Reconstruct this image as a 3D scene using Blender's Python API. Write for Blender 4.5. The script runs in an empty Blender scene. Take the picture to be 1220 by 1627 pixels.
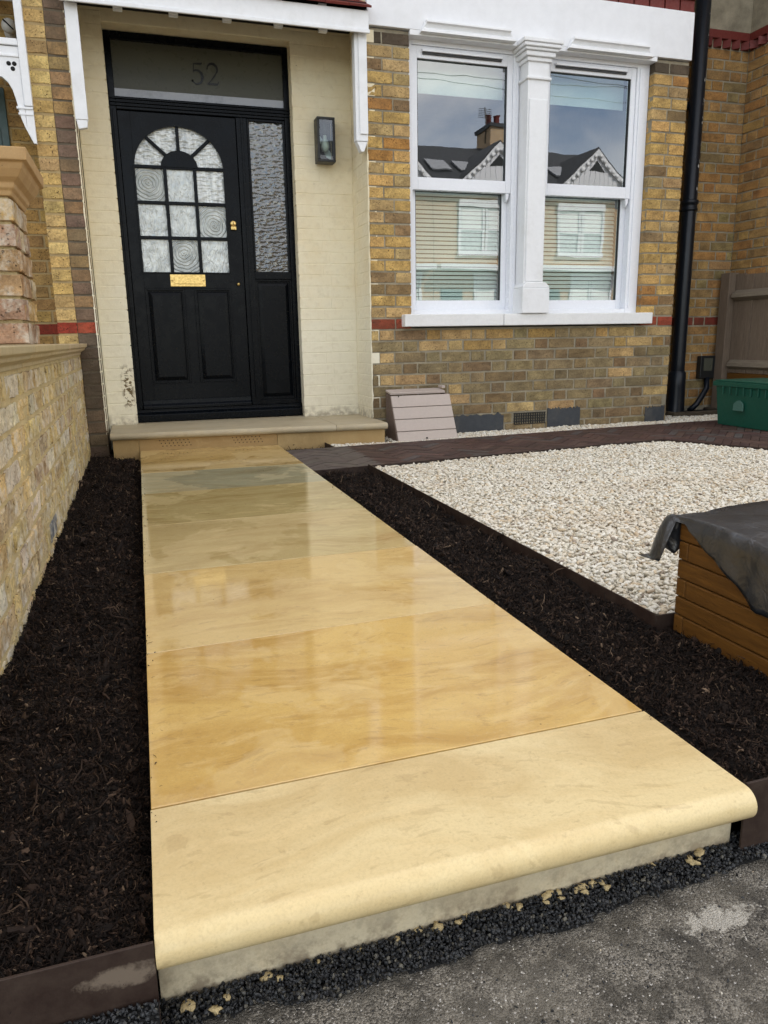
import bpy, bmesh, math, random
from mathutils import Vector, Matrix, noise
random.seed(52)
R = random.random
def U(a, b): return a + (b-a)*R()
S = bpy.context.scene
COL = S.collection

# ------------------------------------------------------------------ camera
CAMZ = 0.655
yaw, pitch, roll, FPX = 0.308516665, 0.230264472, -0.0176848937, 1183.26
cyw, syw, cp, sp = math.cos(yaw), math.sin(yaw), math.cos(pitch), math.sin(pitch)
fwd = Vector((syw*cp, cyw*cp, -sp)); rt = Vector((cyw, -syw, 0)); up = rt.cross(fwd)
rt2 = rt*math.cos(roll) + up*math.sin(roll); up2 = -rt*math.sin(roll) + up*math.cos(roll)
cd = bpy.data.cameras.new('camera'); cam = bpy.data.objects.new('camera', cd); COL.objects.link(cam)
cd.sensor_fit = 'VERTICAL'; cd.sensor_height = 36.0; cd.sensor_width = 27.0
cd.lens = FPX/1627*36.0
cd.clip_start = 0.05; cd.clip_end = 900
mw = Matrix((rt2, up2, -fwd)).transposed().to_4x4(); mw.translation = Vector((0, 0, CAMZ))
cam.matrix_world = mw
S.camera = cam
S.render.resolution_x = 768; S.render.resolution_y = 1024

# ------------------------------------------------------------------ light
SUN = Vector((0.42, 0.58, 0.70)).normalized()
W = bpy.data.worlds.new('World'); S.world = W; W.use_nodes = True
nt = W.node_tree; nt.nodes.clear()
sky = nt.nodes.new('ShaderNodeTexSky'); sky.sky_type = 'NISHITA'; sky.sun_disc = False
sky.sun_elevation = math.asin(SUN.z); sky.sun_rotation = math.atan2(SUN.x, SUN.y)
sky.air_density = 1.0; sky.dust_density = 0.6; sky.ozone_density = 2.2
bg = nt.nodes.new('ShaderNodeBackground'); bg.inputs['Strength'].default_value = 0.10
tc = nt.nodes.new('ShaderNodeTexCoord'); mp = nt.nodes.new('ShaderNodeMapping')
mp.inputs['Scale'].default_value = (1.0, 1.0, 2.6); mp.inputs['Location'].default_value = (7.3, 2.4, 5.2)
nz = nt.nodes.new('ShaderNodeTexNoise'); nz.inputs['Scale'].default_value = 2.2; nz.inputs['Detail'].default_value = 7; nz.inputs['Roughness'].default_value = .55; nz.inputs['Distortion'].default_value = .4
rp = nt.nodes.new('ShaderNodeMapRange'); rp.inputs['From Min'].default_value = .34; rp.inputs['From Max'].default_value = .66; rp.inputs['To Max'].default_value = .66
mx = nt.nodes.new('ShaderNodeMix'); mx.data_type = 'RGBA'; mx.inputs[7].default_value = (15.0, 13.8, 12.1, 1)
wo = nt.nodes.new('ShaderNodeOutputWorld')
L = nt.links.new
L(tc.outputs['Generated'], mp.inputs[0]); L(mp.outputs[0], nz.inputs['Vector']); L(nz.outputs[0], rp.inputs[0])
L(rp.outputs[0], mx.inputs[0]); L(sky.outputs[0], mx.inputs[6]); L(mx.outputs[2], bg.inputs[0]); L(bg.outputs[0], wo.inputs[0])
ld = bpy.data.lights.new('sun', 'SUN'); ld.energy = 3.2; ld.angle = math.radians(1.0); ld.color = (1, .94, .85)
lo = bpy.data.objects.new('sun', ld); COL.objects.link(lo); lo.rotation_euler = (-SUN).to_track_quat('-Z', 'Y').to_euler(); lo.location = (8, 10, 12)
S.view_settings.view_transform = 'Standard'; S.view_settings.look = 'None'; S.view_settings.gamma = 1
S.view_settings.use_curve_mapping = False
S.view_settings.exposure = 1.45

# ------------------------------------------------------------------ node helpers
class G:
    def __init__(s, name):
        s.m = bpy.data.materials.new(name); s.m.use_nodes = True; s.t = s.m.node_tree; s.t.nodes.clear()
        s.out = s.t.nodes.new('ShaderNodeOutputMaterial')
    def n(s, ty, ins=None, **props):
        q = s.t.nodes.new('ShaderNode'+ty)
        for k, v in props.items(): setattr(q, k, v)
        for k, v in (ins or {}).items():
            i = q.inputs[k]
            if isinstance(v, bpy.types.NodeSocket): s.t.links.new(v, i)
            else: i.default_value = v
        return q
    def math(s, op, a, b=0.0, c=None):
        d = {0: a, 1: b}
        if c is not None: d[2] = c
        return s.n('Math', d, operation=op).outputs[0]
    def mix(s, f, a, b, mode='MIX'):
        return s.n('Mix', {0: f, 6: a, 7: b}, data_type='RGBA', blend_type=mode).outputs[2]
    def rng(s, v, a, b, c=0.0, d=1.0):
        return s.n('MapRange', {0: v, 1: a, 2: b, 3: c, 4: d}).outputs[0]
    def noise(s, vec, scale, detail=3.0, rough=.55, dist=0.0, out=0):
        return s.n('TexNoise', {'Vector': vec, 'Scale': scale, 'Detail': detail, 'Roughness': rough, 'Distortion': dist}).outputs[out]
    def vor(s, vec, scale, feature='F1', out=0):
        return s.n('TexVoronoi', {'Vector': vec, 'Scale': scale}, feature=feature).outputs[out]
    def obj(s): return s.n('TexCoord').outputs['Object']
    def pos(s): return s.n('NewGeometry').outputs['Position']
    def scl(s, v, sc): return s.n('VectorMath', {0: v, 1: sc}, operation='MULTIPLY').outputs[0]
    def add(s, v, w): return s.n('VectorMath', {0: v, 1: w}, operation='ADD').outputs[0]
    def bump(s, h, strength=.5, dist=.002, nrm=None):
        d = {'Height': h, 'Strength': strength, 'Distance': dist}
        if nrm is not None: d['Normal'] = nrm
        return s.n('Bump', d).outputs[0]
    def pbr(s, **k):
        ins = {}
        names = dict(base='Base Color', rough='Roughness', metal='Metallic', normal='Normal', spec='Specular IOR Level', coat='Coat Weight', coatr='Coat Roughness', ior='IOR')
        for a, v in k.items(): ins[names[a]] = v
        p = s.n('BsdfPrincipled', ins); s.t.links.new(p.outputs[0], s.out.inputs[0]); return s.m
def c4(*c): return (c[0], c[1], c[2], 1)

def objvar(g):
    """object coordinates shifted per object so that shared meshes do not repeat"""
    oi = g.n('ObjectInfo'); r = g.math('MULTIPLY', oi.outputs['Random'], 61.0)
    cb = g.n('CombineXYZ', {0: r, 1: r, 2: r}).outputs[0]
    return g.add(g.obj(), cb), oi

def m_brick(name, pit=1.0, stain=.35, rough_amp=1.0, island=False, white=0.0):
    g = G(name); v, oi = objvar(g)
    base = oi.outputs['Color']
    if island:
        ri = g.n('NewGeometry').outputs['Random Per Island']
        hv = g.n('HueSaturation', {'Color': base, 'Hue': g.rng(ri, 0, 1, .485, .515), 'Value': g.rng(ri, 0, 1, .6, 1.25), 'Saturation': 1.0}).outputs[0]
        base = hv; v = g.obj()
    n1 = g.noise(v, 11, 4); n2 = g.noise(v, 95, 4, .7); n3 = g.noise(v, 30, 3)
    c = g.mix(1, base, g.n('CombineColor', {0: g.rng(n1, .28, .72, .60, 1.28), 1: g.rng(n1, .28, .72, .57, 1.26), 2: g.rng(n1, .28, .72, .55, 1.18)}).outputs[0], 'MULTIPLY')
    c = g.mix(g.rng(n2, .40, .68, 0, .5), c, c4(.06, .04, .02))
    vd = g.vor(v, 85)
    pits = g.math('MULTIPLY', g.rng(vd, .30, .16), g.rng(n3, .50, .58))
    c = g.mix(g.math('MULTIPLY', pits, .9*pit), c, c4(.025, .015, .01))
    ps = g.noise(g.pos(), 3.2, 5, .65)
    c = g.mix(g.rng(ps, .42, .66, 0, stain), c, c4(.10, .085, .055))
    if white:
        wn = g.noise(g.pos(), 14, 6, .7)
        c = g.mix(g.rng(wn, .47, .66, 0, white), c, c4(.60, .55, .45))
    hgt = g.math('SUBTRACT', g.math('ADD', g.math('MULTIPLY', n2, .5), n3), g.math('MULTIPLY', pits, .8*pit))
    return g.pbr(base=c, rough=.88, normal=g.bump(hgt, .8*rough_amp, .004), spec=.25)

def m_mortar(name, col, amp=1.0, dark=.5):
    g = G(name); p = g.pos()
    n = g.noise(p, 8, 6, .65); f = g.noise(p, 160, 3, .7)
    c = g.mix(g.rng(n, .35, .7, 0, 1), c4(*col), c4(*(x*dark for x in col)))
    c = g.mix(g.rng(f, .4, .7, 0, .4), c, c4(*(x*.55 for x in col)))
    return g.pbr(base=c, rough=.95, normal=g.bump(g.math('ADD', f, n), .7*amp, .003), spec=.15)

def m_paint(name, col, rough=.4, bump=.3, dirt=.25, dirtcol=(.2, .17, .12), scale=30, spec=.4):
    g = G(name); p = g.pos()
    n = g.noise(p, scale, 5, .6); d = g.noise(p, 5.5, 6, .7); f = g.noise(p, 220, 2)
    c = g.mix(g.rng(d, .5, .8, 0, dirt), c4(*col), c4(*dirtcol))
    c = g.mix(g.rng(n, .3, .7, 0, .12), c, c4(*(x*.6 for x in col)))
    return g.pbr(base=c, rough=g.rng(n, .3, .7, rough*.8, min(1, rough*1.25)), normal=g.bump(g.math('ADD', n, g.math('MULTIPLY', f, .3)), bump, .002), spec=spec)

M = {}
M['brick'] = m_brick('stock_brick', stain=.25)
M['brick_dark'] = m_brick('sooty_brick', pit=.6, stain=.5)
M['brick_island'] = m_brick('stock_brick_mass', island=True)
M['brick_yellow'] = m_brick('cleaned_yellow_brick', pit=1.2, stain=.05)
M['brick_worn'] = m_brick('weathered_brick', pit=.8, stain=.15, rough_amp=1.5, white=.85)
M['brick_clean'] = m_brick('smooth_brick', pit=.25, stain=.25, rough_amp=.6)
M['mortar'] = m_mortar('mortar_grey', (.37, .325, .235))
M['mortar_yellow'] = m_mortar('mortar_sand', (.46, .34, .17), dark=.75)
M['mortar_worn'] = m_mortar('mortar_rough', (.62, .49, .26), 2.0, .7)
M['mortar_dark'] = m_mortar('mortar_sooty', (.17, .14, .10))
M['white'] = m_paint('white_gloss_paint', (.80, .81, .82), .35, .2, .28, (.40, .38, .32))
M['white_masonry'] = m_paint('white_masonry_paint', (.80, .81, .83), .55, .5, .16, (.5, .49, .45), scale=18)
M['white_sill'] = m_paint('white_cracked_paint', (.78, .78, .77), .5, .9, .22, (.42, .40, .34), 45)
M['upvc'] = m_paint('white_plastic', (.80, .82, .86), .25, .03, .03)
M['soot_white'] = m_paint('aged_white_paint', (.66, .64, .58), .5, .4, .3)
M['black_door'] = m_paint('black_door_paint', (.0012, .0022, .0038), .27, .12, .05, (.008, .008, .010), 14, .13)
M['black_pipe'] = m_paint('black_pipe_paint', (.004, .007, .012), .34, .4, .03, (.04, .04, .04), 40, .35)
M['teal'] = m_paint('teal_door_paint', (.045, .085, .08), .4, .1, .1)
M['steel_brown'] = m_paint('brown_edging', (.022, .011, .008), .55, .3, .45, (.10, .075, .055), 20)
def m_steel():
    g = G('brown_edging_muddy'); p = g.pos(); n = g.noise(p, 20, 5, .7); x = g.n('SeparateXYZ', {0: p})
    c = g.mix(g.rng(n, .4, .75, 0, .5), c4(.026, .014, .010), c4(.09, .065, .048))
    dx = g.math('DIVIDE', g.math('ADD', x.outputs[0], .078), .040); dz = g.math('DIVIDE', g.math('ADD', x.outputs[2], .034), .014)
    d2 = g.math('ADD', g.math('ADD', g.math('MULTIPLY', dx, dx), g.math('MULTIPLY', dz, dz)), g.math('MULTIPLY', g.math('SUBTRACT', g.noise(p, 40, 4, .7), .5), 5.0))
    c = g.mix(g.math('MULTIPLY', g.rng(d2, 1.3, .4, 0, .7), g.rng(x.outputs[0], .0, -.01)), c, c4(.22, .175, .13))
    return g.pbr(base=c, rough=.6, normal=g.bump(n, .3, .002), spec=.3)
M['steel_brown'] = m_steel()
M['terracotta'] = m_paint('red_clay_tile', (.15, .022, .016), .6, .6, .3, (.06, .02, .015), 50)
M['slate_blue'] = m_paint('blue_black_paint', (.045, .050, .056), .7, .9, .7, (.13, .12, .10), 28)
M['lamp_black'] = m_paint('lamp_black', (.012, .013, .013), .4, .05, .05)
M['dark_void'] = m_paint('dark_void', (.008, .008, .008), .9, .1, .0)
M['room'] = m_paint('room_wall', (.18, .17, .15), .9, .0, .0)
M['blind'] = m_paint('blind_slat', (.80, .81, .78), .5, .0, .0)
M['cable'] = m_paint('grey_cable', (.07, .06, .05), .6, .1, .1)
M['wood_grey'] = None

def m_cream():
    g = G('cream_masonry_paint'); p = g.pos(); v, oi = objvar(g)
    n = g.noise(p, 26, 5, .6); d = g.noise(p, 4.5, 6, .7); f = g.noise(p, 140, 3)
    x = g.n('SeparateXYZ', {0: p})
    c = g.mix(g.rng(d, .40, .68), c4(.79, .71, .51), c4(.74, .64, .43))
    c = g.mix(g.rng(g.math('ADD', x.outputs[2], g.math('MULTIPLY', d, .9)), 1.15, 1.75), c4(.77, .72, .56), c)   # lower courses paler
    c = g.mix(g.rng(n, .52, .75, 0, .22), c, c4(.42, .34, .2))
    # flaked patches at the foot of the left jamb
    dx = g.math('ABSOLUTE', g.math('SUBTRACT', x.outputs[0], -.085)); dz = g.math('ABSOLUTE', g.math('SUBTRACT', x.outputs[2], .36))
    near = g.math('MULTIPLY', g.rng(dx, .045, .02), g.rng(dz, .16, .10))
    fl = g.math('MULTIPLY', near, g.rng(g.noise(p, 34, 4, .6), .50, .54))
    c = g.mix(fl, c, c4(.13, .09, .035))
    # a few chips elsewhere
    ch = g.rng(g.noise(p, 19, 5, .65), .715, .73)
    c = g.mix(g.math('MULTIPLY', ch, .8), c, c4(.16, .11, .06))
    # grime just above the step
    gr = g.math('MULTIPLY', g.rng(x.outputs[2], .20, .12), g.rng(n, .4, .6))
    c = g.mix(g.math('MULTIPLY', gr, .6), c, c4(.18, .14, .09))
    return g.pbr(base=c, rough=.6, normal=g.bump(g.math('ADD', n, g.math('MULTIPLY', f, .35)), .55, .004), spec=.3)
M['cream'] = m_cream()

def m_sandstone(name, wet=True, bandamp=1.0):
    g = G(name); p = g.pos(); oi = g.n('ObjectInfo')
    r = g.math('MULTIPLY', oi.outputs['Random'], 37.0)
    v = g.add(p, g.n('CombineXYZ', {0: r, 1: r, 2: r}).outputs[0])
    warp = g.noise(v, 1.6, 3, .5, 0, 1)
    w = g.add(v, g.scl(warp, (.34, .34, .0)))
    rot = g.n('Mapping', {'Vector': w, 'Rotation': (0, 0, .30), 'Scale': (1.0, 3.4, 1)}).outputs[0]
    b1 = g.noise(rot, 2.1, 5, .62, .9); b2 = g.noise(rot, 7.5, 5, .65, .5)
    grain = g.noise(v, 260, 2, .7); blot = g.noise(v, 3.3, 3)
    base = oi.outputs['Color']
    lightc = g.mix(.5, base, c4(.80, .60, .30)); darkc = g.mix(1, base, c4(.66, .54, .38), 'MULTIPLY')
    c = g.mix(g.rng(b1, .44, .66, 0, .60*bandamp), base, darkc)
    c = g.mix(g.rng(b2, .52, .66, 0, .50*bandamp), c, lightc)
    b3 = g.noise(v, 11, 6, .7); c = g.mix(g.rng(b3, .50, .72, 0, .30*bandamp), c, darkc); st = g.noise(v, 55, 4, .7); c = g.mix(g.rng(st, .60, .72, 0, .30), c, c4(.30, .19, .09))
    c = g.mix(g.rng(g.noise(rot, 16, 4, .6), .60, .64, 0, .22*bandamp), c, c4(.26, .15, .06))
    c = g.mix(g.rng(grain, .45, .75, 0, .18), c, c4(.27, .19, .10)); c = g.mix(g.rng(g.noise(v, 120, 3, .7), .58, .72, 0, .12), c, c4(.80, .68, .42))
    sp_ = g.rng(g.vor(v, 9), .020, .012)
    c = g.mix(g.math('MULTIPLY', sp_, .85), c, c4(.06, .035, .02))
    if wet:
        wv = g.rng(g.noise(w, 2.6, 5, .62), .45, .475)
        c = g.mix(wv, g.mix(.17, c, c4(.82, .66, .36)), c)
        rough = g.math('ADD', g.rng(wv, 0, 1, .20, .030), g.math('MULTIPLY', grain, .05))
        return g.pbr(base=c, rough=rough, normal=g.bump(g.math('ADD', g.math('MULTIPLY', blot, 1.0), g.math('MULTIPLY', grain, .06)), .09, .006), spec=.75)
    zz = g.n('SeparateXYZ', {0: p}).outputs[2]; gm = g.math('MULTIPLY', g.rng(zz, -.06, -.12), g.rng(g.noise(v, 28, 5, .7), .42, .6)); c = g.mix(g.math('MULTIPLY', gm, .8), c, c4(.16, .12, .08))
    return g.pbr(base=c, rough=.62, normal=g.bump(g.math('ADD', b2, grain), .2, .002), spec=.3)
M['stone'] = m_sandstone('wet_sandstone')
M['stone_satin'] = m_sandstone('satin_sandstone', False, .8); M['stone_satin'].node_tree.nodes['Principled BSDF'].inputs['Roughness'].default_value = .24
M['stone_dry'] = m_sandstone('dry_sandstone', False, .5)

def m_soil(name, a, b, rand=True):
    g = G(name); v, oi = objvar(g); n = g.noise(v if rand else g.pos(), 60, 4, .7)
    c = g.mix(g.math('MULTIPLY', oi.outputs['Random'] if rand else n, 1.0), c4(*a), c4(*b))
    return g.pbr(base=c, rough=.85, spec=.25, normal=g.bump(n, .6, .003))
M['soil'] = m_soil('compost_base', (.003, .002, .0015), (.008, .005, .004), False)
def m_chips():
    g = G('bark_chips'); oi = g.n('ObjectInfo'); rr = oi.outputs['Random']
    cr = g.n('ValToRGB', {0: rr}); e = cr.color_ramp.elements
    e[0].position = 0; e[0].color = c4(.004, .0026, .0019); e[1].position = .66; e[1].color = c4(.016, .0098, .007)
    x = e.new(.90); x.color = c4(.045, .027, .018); x = e.new(.985); x.color = c4(.085, .055, .036); x = e.new(.998); x.color = c4(.20, .14, .09)
    return g.pbr(base=cr.outputs[0], rough=.75, spec=.18)
M['chips'] = m_chips()
def m_pebble():
    g = G('cream_pebbles'); v, oi = objvar(g); rr = oi.outputs['Random']
    cr = g.n('ValToRGB', {0: rr}); e = cr.color_ramp.elements
    e[0].position = 0; e[0].color = c4(.70, .66, .54); e[1].position = .35; e[1].color = c4(.80, .77, .68)
    for p_, c_ in ((.62, (.60, .54, .42)), (.75, (.80, .76, .65)), (.92, (.64, .54, .38)), (.975, (.54, .42, .28)), (.99, (.30, .25, .20))):
        x = e.new(p_); x.color = c4(*c_)
    n = g.noise(g.pos(), 2.0, 3); n2 = g.noise(v, 90, 3)
    c = g.mix(g.rng(n, .54, .68, 0, .25), cr.outputs[0], c4(.55, .42, .28))
    c = g.mix(g.rng(n2, .4, .7, 0, .2), c, c4(.35, .28, .2))
    return g.pbr(base=c, rough=.62, spec=.3, normal=g.bump(n2, .3, .002))
M['pebble'] = m_pebble()
M['gravel_base'] = m_soil('gravel_base', (.30, .26, .19), (.16, .13, .09), False)
def m_grit():
    g = G('black_grit'); oi = g.n('ObjectInfo'); rr = oi.outputs['Random']
    cr = g.n('ValToRGB', {0: rr}); e = cr.color_ramp.elements
    e[0].color = c4(.006, .006, .007); e[1].position = .9; e[1].color = c4(.022, .024, .026); x = e.new(.99); x.color = c4(.12, .11, .085)
    return g.pbr(base=cr.outputs[0], rough=.45, spec=.5)
M['grit'] = m_grit()
M['grit_base'] = m_soil('grit_base', (.006, .006, .006), (.016, .016, .015), False)

def m_road():
    g = G('worn_asphalt'); p = g.pos()
    v1 = g.n('TexVoronoi', {'Vector': p, 'Scale': 430.0}); v2 = g.n('TexVoronoi', {'Vector': p, 'Scale': 120.0})
    big = g.noise(p, 4, 6, .7); mid = g.noise(p, 22, 5, .7); fine = g.noise(p, 420, 2, .7)
    bw = g.n('RGBToBW', {0: v1.outputs['Color']}).outputs[0]; bw2 = g.n('RGBToBW', {0: v2.outputs['Color']}).outputs[0]
    c = g.mix(g.rng(bw, .25, .75), c4(.06, .054, .045), c4(.32, .29, .24))
    c = g.mix(g.rng(mid, .44, .58, 0, .8), c, c4(.024, .021, .016))
    c = g.mix(g.rng(big, .42, .66, 0, .6), c, c4(.24, .215, .17))
    c = g.mix(g.math('MULTIPLY', g.rng(bw2, .90, .93), g.rng(v2.outputs['Distance'], .35, .20)), c, c4(.34, .31, .26))
    c = g.mix(g.math('MULTIPLY', g.rng(bw, .86, .90), g.rng(fine, .4, .5)), c, c4(.55, .52, .47))
    # pale cement splash on the right
    x = g.n('SeparateXYZ', {0: p}); dx = g.math('DIVIDE', g.math('SUBTRACT', x.outputs[0], .690), .050); dy = g.math('DIVIDE', g.math('SUBTRACT', x.outputs[1], .688), .020)
    d2 = g.math('ADD', g.math('MULTIPLY', dx, dx), g.math('MULTIPLY', dy, dy))
    d2 = g.math('ADD', d2, g.math('MULTIPLY', g.math('SUBTRACT', g.noise(p, 38, 6, .75), .5), 9.0))
    c = g.mix(g.rng(d2, 1.2, .7, 0, .85), c, g.mix(g.rng(fine, .35, .65), c4(.62, .58, .50), c4(.40, .37, .31)))
    h = g.math('ADD', g.math('MULTIPLY', v1.outputs['Distance'], -1.0), g.math('MULTIPLY', mid, 1.4))
    return g.pbr(base=c, rough=g.rng(mid, .3, .7, .62, .9), normal=g.bump(h, 1.0, .004), spec=.3)
M['road'] = m_road()
def m_paver():
    g = G('clay_paver'); v, oi = objvar(g); n = g.noise(v, 25, 5, .65); f = g.noise(v, 150, 3)
    c = g.mix(g.rng(n, .3, .7), oi.outputs['Color'], g.mix(1, oi.outputs['Color'], c4(.5, .5, .52), 'MULTIPLY'))
    return g.pbr(base=c, rough=.6, normal=g.bump(g.math('ADD', n, f), .5, .002), spec=.35)
M['paver'] = m_paver()
def m_wood(name, c1, c2, rough=.5, stretch=(1, 14, 14), axis_obj=True, spec=.4):
    g = G(name); v, oi = objvar(g)
    s_ = g.scl(v, stretch); n = g.noise(s_, 7, 5, .6, .6); f = g.noise(s_, 40, 3, .6)
    t = g.noise(v, 3, 2)
    c = g.mix(g.rng(n, .3, .7), c4(*c1), c4(*c2)); c = g.mix(g.rng(f, .45, .75, 0, .5), c, c4(*(x*.45 for x in c2)))
    c = g.mix(g.rng(oi.outputs['Random'], 0, 1, 0, .35), c, c4(*(x*.6 for x in c1)))
    return g.pbr(base=c, rough=rough, normal=g.bump(g.math('ADD', n, f), .35, .002), spec=spec)
M['wood_orange'] = m_wood('stained_orange_timber', (.17, .072, .011), (.085, .034, .005), .5, (14, 1, 14))
M['wood_grey'] = m_wood('weathered_fence_timber', (.22, .165, .115), (.12, .085, .06), .85, (14, 14, 1))
M['wood_grey_y'] = m_wood('weathered_rail_timber', (.24, .20, .14), (.14, .11, .08), .85, (14, 1, 14))
M['plank_beige'] = m_paint('beige_composite_plank', (.46, .39, .34), .7, .25, .25, (.36, .31, .26), 60)
M['plank_shaded_side'] = m_paint('shaded_composite_side', (.16, .115, .09), .75, .25, .2, (.1, .08, .06), 60)  # darker than the boards: shade on the cover's side put into its colour
M['green'] = m_paint('green_box_plastic', (.008, .075, .048), .45, .2, .25, (.03, .07, .05), 30)
M['green_light'] = m_paint('worn_green_label', (.06, .14, .11), .6, .3, .4, (.02, .07, .05), 60)
def m_tarp():
    g = G('black_plastic_sheet'); p = g.pos(); n = g.noise(p, 14, 5, .6, .8); d = g.noise(p, 7, 5, .7)
    c = g.mix(g.rng(d, .35, .7), c4(.010, .012, .015), c4(.030, .035, .042))
    return g.pbr(base=c, rough=g.rng(n, .3, .7, .26, .40), normal=g.bump(n, .8, .008), spec=1.0)
M['tarp'] = m_tarp()
def m_brass():
    g = G('polished_brass'); p = g.pos(); n = g.noise(p, 90, 4, .7)
    return g.pbr(base=g.mix(g.rng(n, .35, .7), c4(.78, .56, .22), c4(.40, .27, .09)), rough=.28, metal=1.0, normal=g.bump(n, .4, .001))
M['brass'] = m_brass()
def m_glass(name='window_glass', ior=2.6, tint=(.86, .92, .90)):
    g = G(name); fr = g.math('MULTIPLY', g.n('Fresnel', {'IOR': ior}).outputs[0], g.math('SUBTRACT', 1.0, g.n('NewGeometry').outputs['Backfacing']))
    wv = g.noise(g.pos(), 2.2, 2); nb = g.bump(wv, .05, .01)
    gl = g.n('BsdfGlossy', {'Roughness': 0.0, 'Color': c4(.95, .97, 1), 'Normal': nb}).outputs[0]; tr = g.n('BsdfTransparent', {'Color': c4(*tint)}).outputs[0]
    g.t.links.new(g.n('MixShader', {0: fr, 1: tr, 2: gl}).outputs[0], g.out.inputs[0]); return g.m
M['glass'] = m_glass()
M['lamp_glass'] = m_glass('lamp_glass', 1.9)
def m_obscure(name, kind):
    """obscured glass backed by pale net: relief comes from the bump, not from colour"""
    g = G(name); p = g.pos(); oi = g.n('ObjectInfo')
    x = g.n('SeparateXYZ', {0: p})
    wob = g.noise(p, 14, 3)
    if kind == 'ring':
        o = g.obj(); oo = g.scl(o, (1, 0, 1))
        w = g.n('TexWave', {'Vector': g.add(oo, g.scl(g.noise(p, 20, 2, .5, 0, 1), (.022, 0, .022))), 'Scale': 15.0, 'Distortion': 1.6, 'Detail': 1.5}, wave_type='RINGS', rings_direction='SPHERICAL').outputs[1]
        h = w; s_ = .75; dcol = w
    elif kind == 'bark':
        o = g.scl(p, (1, 1, .34)); w = g.noise(g.add(o, g.scl(g.noise(p, 9, 2, .5, 0, 1), (.05, .05, .05))), 48, 2, .5, 1.2); h = w; s_ = 1.0
    else:
        o = g.scl(p, (.55, 1, 1.25)); w = g.vor(g.add(o, g.scl(g.noise(p, 30, 2, .5, 0, 1), (.02, .02, .02))), 46, 'SMOOTH_F1'); h = w; s_ = 1.0
    nb = g.bump(h, s_, .010)
    if kind == 'dark': s_ = .5
    nb = g.bump(h, s_, .010)
    if kind == 'dark': base = g.mix(g.rng(g.math('ADD', x.outputs[2], g.math('MULTIPLY', wob, .3)), 1.5, 2.1), c4(.012, .014, .012), c4(.05, .06, .06))
    elif kind == 'drape': base = g.mix(g.rng(g.noise(g.scl(p, (9, 1, 1.2)), 6, 4, .6), .35, .65), c4(.38, .41, .40), c4(.72, .76, .74))
    else: base = g.mix(g.rng(wob, .35, .65), c4(.40, .44, .43), c4(.66, .71, .69))
    return g.pbr(base=base, rough=.08, normal=nb, spec=.9, ior=1.7)
M['pane_ring'] = m_obscure('rippled_ring_glass', 'ring'); M['pane_bark'] = m_obscure('bark_textured_glass', 'bark')
M['pane_drape'] = m_obscure('draped_fanlight_glass', 'drape'); M['pane_dark'] = m_obscure('hammered_dark_glass', 'dark')
M['frosted'] = m_paint('frosted_film', (.075, .075, .055), .3, .02, .0, spec=.22)
M['glass_reflect_pale'] = m_paint('clear_glass_reflection_tone', (.30, .31, .33), .12, .3, .8, (.05, .05, .045), 14, .6)  # pale grey holds the lighter band reflected in the clear glass border
M['number'] = m_paint('dark_numeral', (.003, .003, .002), .3, .0, .0)
M['globe'] = m_paint('white_globe', (.55, .54, .50), .3, .0, .1)
M['slate_roof'] = m_paint('roof_slate', (.030, .033, .038), .6, .6, .5, (.06, .06, .06), 12)
M['leaf'] = m_soil('hedge_leaf', (.02, .05, .015), (.05, .10, .03))
def m_farbrick():
    g = G('far_brick'); o = g.n('Mapping', {'Vector': g.pos(), 'Rotation': (math.pi/2, 0, 0)}).outputs[0]
    b = g.n('TexBrick', {'Vector': o, 'Color1': c4(.52, .36, .20), 'Color2': c4(.44, .30, .17), 'Mortar': c4(.42, .36, .27), 'Scale': 1.0, 'Mortar Size': .008, 'Brick Width': .225, 'Row Height': .075})
    return g.pbr(base=b.outputs[0], rough=.9)
M['far_brick'] = m_farbrick()

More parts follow.
